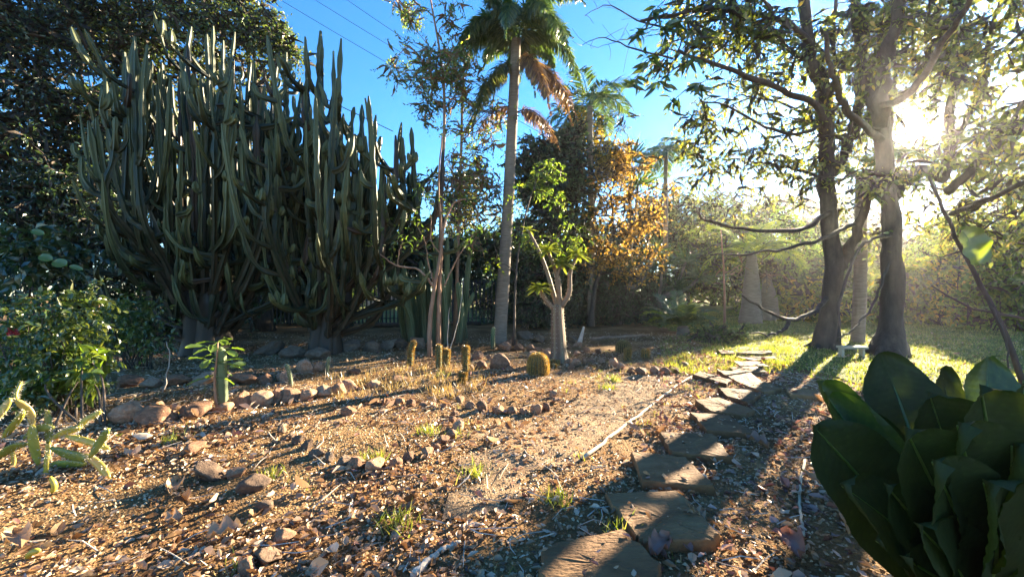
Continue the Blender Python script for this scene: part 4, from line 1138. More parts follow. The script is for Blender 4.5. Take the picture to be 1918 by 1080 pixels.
def near_axis(P):
    return lambda X: P[np.argmin(np.linalg.norm(X[:, None] - P[None], axis=2), axis=1)]
thorns(MB(), V, 320, .035, r, near_axis(P)).build("thorn", M['pale_spine'], trk, kind="stuff")
arms = [([Q(1040, 580), Q(1022, 562, -.05), Q(1010, 540, -.12)], .055, .03), ([Q(1043, 575), Q(1028, 520, .05), Q(1012, 475, .08), Q(990, 432, .1)], .05, .022),
        ([Q(1047, 578), Q(1046, 530, -.1), Q(1038, 500, -.16), Q(1026, 470, -.2)], .055, .026), ([Q(1050, 575), Q(1066, 548), Q(1068, 510, .05), Q(1080, 478, .08)], .055, .03),
        ([Q(1045, 545, -.08), Q(1044, 520, -.15), Q(1050, 494, -.2)], .04, .026)]
for ai, (pts, ra, rb) in enumerate(arms):
    P = smoothpath(pts, 14)
    V, F = tube(P, np.linspace(ra, rb, 14), 10, 1 + .06 * r.normal(size=10))
    br = MB().add(V, F, tint=.45).build("branch", M['pachy'], pc, smooth=True)
    thorns(MB(), V, 90, .03, r, near_axis(P)).build("thorn", M['pale_spine'], br, kind="stuff")
    tip = P[-1]; nl = 30 if ai != 1 else 9
    ro = None
    for k in range(nl):
        az = k * 2.4 + r.normal() * .15; el = .95 - 1.25 * (k / nl) + r.normal() * .1
        d = np.array([cos(el) * sin(az), cos(el) * cos(az), sin(el)])
        L_ = .27 * r.uniform(.85, 1.15) * (.7 if ai == 1 else 1)
        s = np.linspace(0, 1, 6)
        C = tip + d * (.02 + L_ * s)[:, None] + np.array([0, 0, -1]) * (.1 * L_ / .27 * s ** 2)[:, None]
        sd = unit(np.cross(d, (0, 0, 1))); up = np.cross(sd, d)
        w = .04 * np.array([.35, .8, 1, 1, .75, .1])
        Vl = np.concatenate([C - sd * w[:, None] + up * .006, C, C + sd * w[:, None] + up * .006])
        i = np.arange(5)
        Fl = np.concatenate([np.stack([i, i + 1, i + 7, i + 6], -1), np.stack([i + 6, i + 7, i + 13, i + 12], -1)])
        MB().add(Vl, Fl).build("leaf", M['rosette_leaf'], br, smooth=True)

# two-stemmed sapling
Ysp = G(815, 668)[1]
Q2 = lambda u, v, dy=0: at(u, v, Ysp + dy)
r = np.random.default_rng(96)
sp = thing("sapling", "two stemmed pinkish brown sapling with sparse yellow green leaves among fuzzy cacti", "sapling", G(812, 668))
stems = [([G(805, 668), Q2(806, 600), Q2(812, 545), Q2(824, 480), Q2(832, 420), Q2(850, 380), Q2(882, 372)], .055, .012),
         ([G(822, 664), Q2(822, 600, .1), Q2(822, 550, .1), Q2(828, 470, .1), Q2(826, 420, .1), Q2(822, 330, .1), Q2(828, 250, .1)], .045, .012),
         ([Q2(815, 540), Q2(785, 505, -.1), Q2(745, 498, -.2), Q2(715, 478, -.25), Q2(697, 460, -.3)], .028, .007),
         ([Q2(812, 530), Q2(802, 490, .1), Q2(795, 450, .1), Q2(780, 420, .1)], .018, .005),
         ([Q2(832, 535), Q2(848, 500, .1), Q2(868, 465, .1), Q2(885, 440, .1)], .016, .005),
         ([Q2(745, 498, -.2), Q2(748, 470, -.2), Q2(760, 440, -.15)], .012, .004),
         ([Q2(825, 475), Q2(808, 450, -.1), Q2(806, 400, -.1), Q2(790, 365, -.1)], .014, .004)]
tips = []
for k, (pts, ra, rb) in enumerate(stems):
    P = smoothpath(pts, 22); P[1:-1] += r.normal(size=(20, 3)) * .006
    if k < 2: P[0, 2] -= .08
    MB().add(*tube(P, np.linspace(ra, rb, 22), 8)).build("stem" if k < 2 else "branch", M['sapling_bark'], sp, smooth=True)
    tips.append(P[-1]); tips.append(P[-6])
tips += [Q2(705, 455, -.3), Q2(720, 410, -.2), Q2(760, 415, -.1), Q2(790, 370, -.1), Q2(800, 470, -.1), Q2(770, 460, -.1), Q2(780, 400, 0), Q2(800, 330), Q2(880, 430), Q2(735, 470, -.2)]
C = np.array(tips); C = np.repeat(C, 9, 0) + r.normal(size=(len(C) * 9, 3)) * .1
n = len(C)
MB().add(*leafcloud(C, rdir(n, r) + (0, 0, -.2), rdir(n, r) + (0, 0, .8), .13 * r.uniform(.6, 1.2, n), .045, T_LEAF)).build("crown", M['lime_leaf'], sp, kind="stuff")

# ------------------------------------------------------------------ small cacti
def spiny_barrel(name, label, u, v, rad, h, seed, ribs=22, sk='barrel', spm='spine', ns=6, L=.035, tilt=0.):
    r = np.random.default_rng(seed)
    b = GP(u, v)
    root = thing(name, label, "cactus", b)
    n = 16
    s = np.linspace(0, 1, n)
    prof = rad * np.clip(1 - (np.abs(s * 1.0 - .42) / .62) ** 2.6, .05, 1) ** .5
    P = b + np.stack([np.zeros(n) + tilt * s * h, np.zeros(n), -.02 + s * h], -1)
    V, F = tube(P, prof, ribs * 2, rib_profile(ribs, ribs * 2, .1))
    t = np.concatenate([np.repeat(.2 + .6 * s, ribs * 2), [.9, .1]])
    body = MB().add(V, F, tint=t).build("body", M[sk], root, smooth=True)
    Vr = V[:n * ribs * 2].reshape(n, ribs * 2, 3)[1:, ::2]
    A_ = Vr.reshape(-1, 3); A_ = np.concatenate([A_, (Vr[:-1] + Vr[1:]).reshape(-1, 3) / 2])
    c = b + (tilt * .5 * h, 0, h * .45)
    d = unit((A_ - c) * (1, 1, .7))
    d = np.repeat(d, ns, 0) + r.normal(size=(len(d) * ns, 3)) * .55
    A2 = np.repeat(A_, ns, 0)
    MB().add(*leafcloud(A2, d, rdir(len(A2), r), L * r.uniform(.6, 1.3, len(A2)), L * .1, T_DIA)).build("spine", M[spm], root, kind="stuff")
    return root


def fuzzy_column(label, u, v, h, rad, seed, bendx=0., sk='column', spm='gold_spine', ns=7, L=.04, ribs=10, name="fuzzy_cactus", group=None, topbend=0.):
    r = np.random.default_rng(seed)
    b = GP(u, v)
    root = thing(name, label, "cactus", b, group)
    n = 20
    P = smoothpath([b - (0, 0, .05), b + (bendx * .3 * h, 0, h * .4), b + (bendx * .6 * h, 0, h * .75), b + ((bendx + topbend) * h, 0, h)], n)
    R = np.full(n, rad); R[-1] *= .4; R[-2] *= .8; R[0] *= .7
    V, F = tube(P, R, ribs * 2, rib_profile(ribs, ribs * 2, .2))
    MB().add(V, F, tint=np.r_[np.repeat(np.linspace(.2, .9, n), ribs * 2), .9, .1]).build("stem", M[sk], root, smooth=True)
    if ns:
        Vr = V[:n * ribs * 2].reshape(n, ribs * 2, 3)[:, ::2]
        A_ = Vr.reshape(-1, 3); ax = np.repeat(P, ribs, 0)
        d = np.repeat(unit(A_ - ax), ns, 0) + r.normal(size=(len(A_) * ns, 3)) * .6
        A2 = np.repeat(A_, ns, 0)
        MB().add(*leafcloud(A2, d, rdir(len(A2), r), L * r.uniform(.6, 1.3, len(A2)), L * .1, T_DIA)).build("spine", M[spm], root, kind="stuff")
    return root


spiny_barrel("barrel_cactus", "large golden barrel cactus with glowing yellow crown in front of the thorny tree", 1008, 700, .165, .36, 101)
spiny_barrel("barrel_cactus", "dark shaded barrel cactus behind the two small fuzzy cacti", 1168, 660, .15, .27, 102, spm='dry_grass')
fuzzy_column("small fuzzy column cactus with bright tip beside the shaded barrel cactus", 1176, 676, .24, .045, 103)
fuzzy_column("short stubby fuzzy cactus near the end of the rock row", 1209, 673, .19, .055, 104)
fuzzy_column("fuzzy golden cactus leaning and hooked at the tip next to the sapling stems", 768, 684, .45, .04, 105, .08, topbend=.12)
fuzzy_column("dark fuzzy cactus touching the foot of the sapling", 822, 690, .4, .05, 106, .0, L=.03)
fuzzy_column("shorter golden fuzzy cactus between sapling and lone fuzzy column", 835, 692, .34, .045, 107, .05)
fuzzy_column("lone upright fuzzy golden cactus with white lit edge by the scattered rocks", 872, 698, .44, .042, 108, .02)
fuzzy_column("tiny fuzzy cactus stub below the lone fuzzy column", 866, 716, .17, .04, 118, .1)
fuzzy_column("slim grey green column with hooked tip beside the palm foot", 923, 652, .5, .05, 109, .02, 'column', 'pale_spine', 1, .02, topbend=.03)
fuzzy_column("short ribbed green column in the bed before the broad leaved seedling", 546, 720, .31, .03, 110, -.25, 'column', 'pale_spine', 1, .02)
fuzzy_column("thin green column cactus next to the orange stones", 612, 703, .28, .025, 111, .15, 'column', 'pale_spine', 1, .02)
fuzzy_column("ribbed column cactus wrapped by the broad leaved seedling on the stone edging", 418, 765, .74, .055, 112, -.05, 'column', 'pale_spine', 1, .02, 6)
for k, (u, v, h) in enumerate(((1031, 683, .11), (1043, 683, .1), (1037, 688, .08))):
    fuzzy_column(["taller of the tiny stubs beside the golden barrel cactus", "middle tiny stub beside the golden barrel cactus", "lowest tiny stub beside the golden barrel cactus"][k], u, v, h, .05, 113 + k, 0, L=.02)

# broad leaved seedling
r = np.random.default_rng(120)
b = GP(408, 768); Y = b[1]
sd = thing("seedling", "broad leaved green seedling growing round a ribbed column cactus", "plant", b)
P = smoothpath([b - (0, 0, .05), at(402, 720, Y), at(405, 680, Y), at(408, 640, Y)], 10)
MB().add(*tube(P, np.linspace(.016, .008, 10), 6)).build("stem", M['sapling_bark'], sd, smooth=True)
for k in range(20):
    s0 = P[r.integers(4, 10)]; az = k * 2.4
    d = np.array([sin(az), cos(az) * .8, r.uniform(-.25, .5)])
    e = s0 + unit(d) * r.uniform(.08, .22); tip = e + unit(d + (0, 0, -.3)) * r.uniform(.13, .2)
    V, F, t, mid = broad_leaf_mesh(e, tip, .085, (r.normal() * .3, r.normal() * .3, 1), .06, .12, .004, 5, 7)
    lf = MB().add(V, F, tint=np.clip(t + .2, 0, 1)).build("leaf", M['lime_leaf'], sd, smooth=True)
    MB().add(*tube([s0, e], .004, 4)).build("leaf_stalk", M['lime_leaf'], lf)

# prickly pear at the left edge
r = np.random.default_rng(121)
Yop = 3.1
O = lambda u, v, dy=0: at(u, v, Yop + dy)
op = thing("prickly_pear", "sprawling prickly pear with long yellow green pads by the stone edging", "cactus", G(80, 890))
def pad(a, b_, w, th, tint, name="pad"):
    a = np.asarray(a, float); b_ = np.asarray(b_, float); n = 12
    s = np.linspace(0, 1, n); P = smoothpath([a, (a + b_) / 2 + r.normal(size=3) * .012, b_], n)
    R = w * .5 * np.clip(1 - np.abs(s * 2 - 1.06) ** 3.2, .12, 1) ** .6
    T = unit(np.gradient(P, axis=0)); view = np.array([r.normal() * .5, -1, r.normal() * .4])
    S = unit(np.cross(T, view)); N = np.cross(S, T)
    ang = np.linspace(0, 2 * pi, 12, endpoint=False)
    V = P[:, None] + S[:, None] * (np.cos(ang)[None, :, None] * R[:, None, None]) + N[:, None] * (np.sin(ang)[None, :, None] * (np.minimum(R, th))[:, None, None])
    i = np.arange(n - 1)[:, None] * 12; j = np.arange(12)[None]
    F = np.stack([i + j, i + (j + 1) % 12, i + 12 + (j + 1) % 12, i + 12 + j], -1).reshape(-1, 4)
    V = np.vstack([V.reshape(-1, 3), P[0], P[-1]]); jj = np.arange(12)
    Fs = [F, np.stack([(jj + 1) % 12, jj, np.full(12, n * 12)], -1), np.stack([(n - 1) * 12 + jj, (n - 1) * 12 + (jj + 1) % 12, np.full(12, n * 12 + 1)], -1)]
    mb = MB().add(V, Fs, tint=np.clip(tint + r.normal(size=len(V)) * .05, 0, 1))
    o = mb.build(name, M['pad'], op, smooth=True)
    k = r.integers(0, n * 12, 70)
    d = unit(V[k] - P[k // 12]) + r.normal(size=(70, 3)) * .5
    MB().add(*leafcloud(V[k], d, rdir(70, r), .022, .003, T_DIA)).build("spine", M['pale_spine'], o, kind="stuff")
for a, b_, w, tint in (((72, 870), (60, 795), .1, .62), ((62, 800), (30, 748), .085, .8), ((30, 750), (40, 715), .07, .45), ((88, 865), (90, 825), .06, .5), ((90, 830), (88, 768), .085, .15),
                       ((95, 822), (150, 800), .08, .7), ((145, 805), (190, 770), .07, .6), ((95, 838), (165, 858), .11, .3), ((168, 856), (203, 803), .1, .1), ((160, 850), (205, 895), .08, .75),
                       ((75, 875), (160, 868), .1, .45), ((10, 895), (20, 835), .07, .75), ((66, 905), (70, 868), .13, .35), ((5, 820), (45, 770), .07, .55), ((120, 815), (205, 840), .07, .65),
                       ((-30, 800), (20, 745), .09, .7), ((85, 900), (88, 850), .06, .6), ((45, 820), (100, 800), .09, .35), ((-10, 860), (50, 830), .1, .4)):
    dy = r.normal() * .07
    pad(O(*a, dy), O(*b_, dy + r.normal() * .05), w * .66, .012, min(1, tint + .15))
for k, (u, v) in enumerate(((97, 925), (57, 1040))):
    b = GP(u, v)
    P = smoothpath([b + (0, 0, .01), b + (.02, 0, .06), b + (-.01, 0, .12)] if k == 0 else [b + (-.02, 0, .01), b + (.01, 0, .04), b + (.05, 0, .05)], 8)
    o = MB().add(*tube(P, np.array([.4, .8, 1, 1, 1, 1, .8, .4]) * .016, 8), tint=.75).build("fallen_pad", M['pad'], smooth=True)
    tag(o, ["small fallen yellow cactus pad standing in the litter below the prickly pear", "curled fallen yellow cactus pad on bare gravel"][k], "cactus pad")

# rose bushes at the left
def bush(name, label, base, blobs, leaf, per, spread, L, W, seed, stems, tmpl=T_LEAF, cat="shrub", bark='twig'):
    r = np.random.default_rng(seed)
    root = thing(name, label, cat, base)
    C = blob_points(blobs, r)
    base = np.asarray(base, float)
    C = C[C[:, 2] > .05]
    for k in range(stems):
        t = C[r.integers(0, len(C))]
        st = base + np.array([r.normal() * .15, r.normal() * .1, -.04])
        MB().add(*tube(smoothpath([st, st * .5 + t * .5 + (r.normal() * .08, r.normal() * .08, .12), t], 9), np.linspace(.014, .004, 9), 5)).build("stem", M[bark], root, smooth=True)
    P, D, N, LL, WW, tw = crown_leaves(C, per, spread, L, W, r, droop=.3, flat=.8)
    P[:, 2] = np.maximum(P[:, 2], .03)
    MB().add(*leafcloud(P, D, N, LL, WW, tmpl)).build("foliage", M[leaf], root, kind="stuff")
    return root


bush("rose_bush", "leafy rose bush lit at its top, beside the prickly pear", G(110, 775), [blob(120, 600, 4.4, 60, 55, 36), blob(60, 660, 4.4, 70, 70, 44), blob(140, 670, 4.4, 55, 50, 34), blob(20, 610, 4.5, 45, 45, 20), blob(150, 560, 4.4, 18, 25, 8), blob(110, 730, 4.3, 60, 40, 24), blob(-20, 700, 4.4, 60, 60, 24)], 'rose_leaf', 22, .095, .072, .044, 131, 26)
bush("rose_bush", "smaller rose bush with pale sunlit leaves before the largest candelabra trunk", G(250, 690), [blob(250, 590, 6.6, 50, 35, 32), blob(215, 620, 6.6, 30, 40, 16), blob(270, 630, 6.7, 40, 40, 18)], 'rose_leaf', 20, .12, .085, .05, 132, 16)
bush("low_shrub", "young shrub of large yellow green leaves directly above the prickly pear", G(115, 800), [blob(110, 690, 4.35, 45, 30, 9), blob(150, 670, 4.3, 40, 22, 7), blob(75, 715, 4.3, 35, 25, 7), blob(170, 700, 4.3, 25, 20, 4)], 'lime_leaf', 7, .1, .15, .085, 133, 8)
bush("low_shrub", "small shaded sprig with rounded leaves beside the large edging blocks", G(150, 775), [blob(150, 750, 4.6, 25, 14, 5), blob(190, 720, 4.8, 25, 10, 5)], 'mid_leaf', 9, .05, .07, .045, 134, 4)
bush("low_shrub", "tall dim shrub with a few large pale rounded leaves, before the dark hedge", G(60, 690), [blob(40, 490, 6.6, 60, 60, 20), blob(130, 470, 7, 60, 60, 16)], 'dark_leaf', 16, .2, .16, .11, 135, 8)
gl = at(105, 490, 6.4)
for k, (u, v, ww) in enumerate(((85, 482, .13), (112, 492, .16), (20, 500, .14), (142, 500, .08), (70, 434, .1))):
    a = at(u - 12, v - 2, 6.3); b_ = at(u + 14, v + 6, 6.3)
    V, F, t, mid = broad_leaf_mesh(a, b_, ww, (.3, -.8, .5), .08, .1, .003, 5, 8, tintbase=.9)
    o = MB().add(V, F, tint=t).build("large_leaf", M['lit_palm_leaf'], bpy.data.objects.get("low_shrub.002") or bpy.data.objects["low_shrub"], smooth=True)
red = at(25, 623, 4.15)
r = np.random.default_rng(136)
mb = MB(); mb.add(*leafcloud(red + r.normal(size=(14, 3)) * .012, rdir(14, r), rdir(14, r), .05, .045, T_LEAF))
M['petal'] = leaf_mat("petal", [(0, (.35, .02, .03)), (1, (.5, .06, .07))], .4, tcol=(1, .8, .8))
mb.build("flower", M['petal'], bpy.data.objects["rose_bush"])

# bare thin shoots on the bed
for k, (pts, lab) in enumerate((([(305, 735), (312, 700), (318, 670), (312, 640)], "bare crooked brown shoot standing before the largest candelabra"),
                                ([(840, 668), (838, 630), (840, 590), (843, 575)], "thin forked grey shoot between sapling and column clump"),
                                ([(837, 668), (852, 625), (862, 580), (868, 520)], "long thin whip leaning away from the sapling foot"))):
    b = GP(*pts[0]); Y = b[1]
    P = smoothpath([b - (0, 0, .03)] + [at(u, v, Y) for u, v in pts[1:]], 12); P[1:-1] += rng.normal(size=(10, 3)) * .006
    o = MB().add(*tube(P, np.linspace(.011, .004, 12), 5)).build("bare_shoot", M['stick'], smooth=True)
    tag(o, lab, "shoot")

# ------------------------------------------------------------------ rocks
import bmesh


def rock_mesh(seed, angular=.5):
    r = np.random.default_rng(seed)
    bm = bmesh.new(); bmesh.ops.create_icosphere(bm, subdivisions=4, radius=1.0)
    V = np.array([v.co[:] for v in bm.verts])
    F = np.array([[v.index for v in f.verts] for f in bm.faces]); bm.free()
    N = rdir(15, r); d = r.uniform(.5, .92, 15)
    k = np.min(np.where((V @ N.T) > .05, d[None] / np.maximum(V @ N.T, .05), 9), axis=1)
    k = np.minimum(k, 1.0)
    V = V * (angular * k + (1 - angular) * (.9 + 0 * k))[:, None]
    V += .03 * np.sin(V[:, [1, 2, 0]] * 5.1 + seed) + .02 * np.sin(V[:, [2, 0, 1]] * 11 + seed * 2) + .05 * (vnoise(V[:, 0] * 4 + V[:, 2] * 2.3, V[:, 1] * 4 - V[:, 2] * 3.1, seed) - .5)[:, None] * V + .03 * (vnoise(V[:, 0] * 11 + V[:, 2] * 7.3, V[:, 1] * 11 - V[:, 2] * 8.1, seed) - .5)[:, None] * V
    return V, F


ROCKS = []
for k in range(9):
    V, F = rock_mesh(200 + k, (1.0, .8, .95)[k % 3])
    mb = MB().add(V, F)
    ROCKS.append((mb.mesh("rock", M['rock'], smooth=True), mb.mesh("rock", M['grey_rock'], smooth=True)))
ORD = "first second third fourth fifth sixth seventh eighth ninth tenth eleventh twelfth thirteenth fourteenth fifteenth sixteenth seventeenth eighteenth nineteenth twentieth".split()
rk = np.random.default_rng(77)


def rock(u, v, wpx, label, group=None, hk=.75, grey=False, dark=False):
    p = GP(u, v)
    s = wpx / FPX * p[1] * .51
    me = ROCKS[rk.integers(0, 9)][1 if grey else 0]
    o = place_mesh("rock", me, p + (0, s * .5, s * hk * .45), (rk.normal() * .2, rk.normal() * .2, rk.uniform(0, 6.28)), (s * 1.1, s * rk.uniform(.8, 1.1), s * hk))
    tag(o, label, "rock", group)
    return o


def row(pts, text, group, grey=False):
    for k, (u, v, w) in enumerate(pts):
        nm = ORD[k] if k < 20 else f"number {k + 1}"
        rock(u + rk.normal() * 1.5, v + rk.normal(), w, f"{nm} {'grey brown' if grey else 'reddish'} rock {text}", group, rk.uniform(.5, .7) if w > 45 else rk.uniform(.75, 1.05), grey)


row([(662, 885, 44), (700, 888, 42), (742, 880, 28), (768, 870, 27), (797, 862, 27), (815, 850, 22), (828, 835, 30), (843, 822, 26), (858, 806, 24), (846, 790, 18), (852, 778, 20)],
    "of the arm of stones bending up from the grass tuft", "rocks of the curved near border")
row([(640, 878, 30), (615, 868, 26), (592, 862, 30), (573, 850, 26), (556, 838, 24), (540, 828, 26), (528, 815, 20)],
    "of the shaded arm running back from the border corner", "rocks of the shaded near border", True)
row([(1040, 745, 18), (1040, 757, 20), (1024, 767, 18), (1003, 771, 25), (982, 772, 20), (962, 774, 22), (932, 774, 28), (902, 771, 26), (880, 764, 20), (862, 752, 22), (856, 738, 16)],
    "round the oval bed, counted from its gravel path end", "rocks of the oval border")
row([(832, 762, 14), (812, 762, 18), (790, 762, 18), (770, 760, 22), (745, 757, 20), (722, 757, 22), (702, 756, 18)],
    "of the low line running from the oval bed to the dry shrubs", "rocks of the low line")
row([(1283, 688, 20), (1266, 699, 24), (1247, 701, 20), (1228, 702, 20), (1205, 706, 26), (1182, 702, 20), (1162, 694, 18), (1148, 688, 24), (1128, 680, 16), (1110, 678, 18)],
    "of the back border, counted from the end of the pale stick", "rocks of the back border")
row([(900, 690, 24), (884, 694, 20), (932, 690, 38), (955, 694, 22), (870, 672, 18), (897, 672, 24), (918, 676, 16)],
    "heaped before the palm, counted from the lone fuzzy cactus", "rocks heaped before the palm")
row([(955, 644, 26), (945, 656, 28), (972, 654, 22), (992, 656, 18), (1010, 656, 18), (1026, 657, 16), (998, 668, 22), (1030, 676, 26), (1022, 664, 16)],
    "between the palm and the thorny tree, counted from the palm", "rocks between palm and thorny tree")
row([(1064, 680, 18), (1080, 684, 22), (1096, 682, 18), (1080, 665, 16), (1098, 660, 16), (1062, 654, 14), (1120, 662, 14), (1072, 690, 16)],
    "on the far side of the thorny tree, counted outward", "rocks beyond the thorny tree")
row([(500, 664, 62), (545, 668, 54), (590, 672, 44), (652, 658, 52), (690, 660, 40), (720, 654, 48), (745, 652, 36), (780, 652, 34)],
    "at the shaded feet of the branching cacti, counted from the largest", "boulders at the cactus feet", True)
row([(228, 795, 74), (275, 795, 66), (352, 782, 60), (410, 772, 48), (445, 762, 40), (482, 756, 42), (512, 752, 36), (540, 752, 38), (572, 748, 36), (602, 742, 34), (632, 738, 32)],
    "of the bed edging, counted from the prickly pear", "edging blocks of the bed")
row([(236, 722, 40), (270, 726, 46), (320, 724, 50), (372, 722, 56), (448, 720, 54), (490, 716, 30), (530, 712, 36), (568, 702, 36), (590, 700, 24)],
    "of the upper edging, counted from the rose bush", "rocks of the upper edging")
for u, v, w, lab, grey in ((382, 900, 66, "big dark brown rough rock half sunk in the leaf litter", True), (437, 897, 36, "orange rock just beside the big dark sunken rock", False), (355, 855, 40, "flat orange stone in the litter above the big dark rock", False),
                           (470, 920, 60, "dark mossy rock in shade below the orange rock", True), (492, 960, 38, "brown mossy lump below the shaded dark rock", True), (522, 1020, 48, "orange stone beside the mossy round boulder", False),
                           (490, 1058, 56, "round mossy boulder near the bottom of the picture", True), (456, 1078, 44, "smooth orange stone cut by the bottom of the picture", False), (648, 728, 40, "broken brown rock in the dry weeds before the second cactus", False),
                           (696, 722, 30, "small rusty rock in the dry weeds", False), (662, 700, 26, "half buried rusty rock behind the dry weeds", False), (742, 716, 34, "flat rusty rock below the hooked fuzzy cactus", False),
                           (1075, 640, 26, "grey lump against the dark undergrowth behind the thorny tree", True), (1082, 650, 20, "round pale knob of stone beside a dead stump", False),
                           (650, 780, 30, "small red rock alone on the open gravel", False), (1010, 640, 30, "flat grey slab in the shade behind the palm", True), (985, 636, 34, "broad grey slab touching the creeper hedge", True)):
    rock(u, v, w, lab, None, .7, grey)

# ------------------------------------------------------------------ stepping stones
STONES = [
    ([(1020, 1045), (1165, 1015), (1235, 1085), (1220, 1130), (1060, 1150), (1010, 1100)], "stepping stone cut off by the bottom of the picture"),
    ([(1135, 940), (1270, 935), (1345, 1018), (1335, 1030), (1205, 1035), (1188, 1020)], "largest whole stepping stone, with a dark curled leaf at its edge"),
    ([(1183, 858), (1285, 865), (1337, 924), (1205, 918)], "stepping stone third up from the bottom of the picture, its lower half shaded"),
    ([(1237, 820), (1335, 824), (1370, 868), (1260, 858)], "stepping stone fourth up from the bottom of the picture, split by a shadow line"),
    ([(1293, 782), (1365, 785), (1412, 822), (1325, 818)], "fifth stepping stone from the bottom, with a small dry leaf on top"),
    ([(1302, 758), (1345, 755), (1412, 777), (1395, 786), (1332, 778)], "sixth stepping stone from the bottom, lying askew to its neighbours"),
    ([(1345, 737), (1400, 741), (1425, 748), (1400, 762), (1362, 752)], "seventh stepping stone from the bottom, half in tree shade"),
    ([(1298, 711), (1313, 706), (1370, 722), (1360, 729)], "narrow golden stepping stone set apart toward the rock row"),
    ([(1343, 700), (1407, 704), (1428, 722), (1388, 726)], "sunlit stepping stone beside the narrow golden one"),
    ([(1388, 729), (1432, 725), (1462, 738), (1432, 744)], "stepping stone at the very edge of the trunk shadow"),
    ([(1367, 691), (1417, 692), (1437, 702), (1375, 700)], "bright slim stepping stone with a dark gap below it"),
    ([(1372, 679), (1422, 680), (1442, 690), (1387, 689)], "bright stepping stone third from the far end of the path"),
    ([(1377, 670), (1450, 674), (1453, 677), (1410, 678)], "widest far stepping stone next to the lawn"),
    ([(1380, 666), (1400, 663.5), (1444, 664), (1446, 667), (1425, 668.5)], "last pale stepping stone at the lawn end of the path"),
    ([(1345, 659.5), (1373, 661.5), (1376, 665), (1352, 664.5)], "tiny far slab before the low evergreen shrub"),
    ([(1470, 735), (1530, 738), (1540, 752), (1482, 748)], "dull grey slab in full shade under the forked tree"),
]
STONE_POLYS = []
for k, (pts, lab) in enumerate(STONES):
    W_ = np.array([G(u, v)[:2] for u, v in pts]); c = W_.mean(0); W_ = c + (W_ - c) * 1.02
    r = np.random.default_rng(300 + k)
    # denser ragged outline
    out = []
    n = len(W_)
    for i in range(n):
        a, b = W_[i], W_[(i + 1) % n]
        for t in np.linspace(0, 1, 7)[:-1]:
            p = a * (1 - t) + b * t
            out.append(p + r.normal(size=2) * (.007 if t > 0 else .004))
    O2 = np.array(out); m = len(O2)
    zc = float(gz(*c)); tl = r.normal(size=2) * .02
    ring = lambda f, z: np.concatenate([c + (O2 - c) * f, (zc + z + ((O2 - c) @ tl))[:, None] + r.normal(size=(m, 1)) * .002], 1)
    th_ = .055
    rings = [ring(1.0, -.04), ring(1.01, th_ * .55), ring(1.0, th_ * .9), ring(.975, th_ + .004), ring(.8, th_ + .006), ring(.5, th_ + .006), ring(.2, th_ + .007)]
    V = np.concatenate(rings + [np.array([[c[0], c[1], zc + th_ + .007]])])
    i = np.arange(len(rings) - 1)[:, None] * m + np.arange(m)[None]; j = np.arange(len(rings) - 1)[:, None] * m + (np.arange(m)[None] + 1) % m
    F = np.stack([i, j, j + m, i + m], -1).reshape(-1, 4)
    tipi = len(V) - 1; b0_ = (len(rings) - 1) * m
    Ft = np.stack([b0_ + np.arange(m), b0_ + (np.arange(m) + 1) % m, np.full(m, tipi)], -1)
    mb = MB().add(V, [F, Ft])
    cc_ = np.array([c[0], c[1], zc])
    me = mb.mesh("stepping_stone", M['flag'], cc_)
    tag(place_mesh("stepping_stone", me, cc_), lab, "stepping stone", "stepping stones of the garden path")
    STONE_POLYS.append(O2)

# pale sticks
def stick(name, pts, ra, rb, label, mat='stick', lift=.02, cat="stick"):
    P = np.array([GP(u, v) + (0, 0, lift) for u, v in pts])
    P = smoothpath(P, 24); P[1:-1] += rng.normal(size=(22, 3)) * ra * .25
    tag(MB().add(*tube(P, np.linspace(ra, rb, 24), 7)).build(name, M[mat], smooth=True), label, cat)


stick("pale_pole", [(1092, 864), (1128, 835), (1162, 802), (1200, 775), (1240, 745), (1272, 722), (1312, 697)], .017, .012, "long thin whitish pole lying between gravel and stepping stones", 'white_wood')
stick("branch_piece", [(775, 1085), (820, 1045), (862, 1022)], .02, .008, "forked grey driftwood branch lying at the bottom of the picture")
stick("branch_piece", [(1508, 862), (1500, 900), (1498, 945), (1506, 1008)], .011, .007, "bleached crooked stick lying beside the big leaved plant", 'white_wood')
stick("log", [(1108, 637), (1150, 634), (1190, 633), (1215, 629)], .05, .04, "long weathered log at the back of the bed before the shade", 'sapling_bark', .04, "log")
stick("log", [(700, 612), (760, 612), (830, 610), (900, 608)], .09, .08, "dark log lying along the foot of the fence", 'bark', .07, "log")
st_b = GP(1082, 648); Yst = st_b[1]
o = MB().add(*tube(smoothpath([st_b - (0, 0, .03), at(1088, 630, Yst), at(1093, 612, Yst)], 8), np.linspace(.07, .025, 8), 8, 1 + .2 * rng.normal(size=8))).build("dead_stump", M['stick'], smooth=True)
tag(o, "pale splintered dead stump behind the thorny tree", "stump")

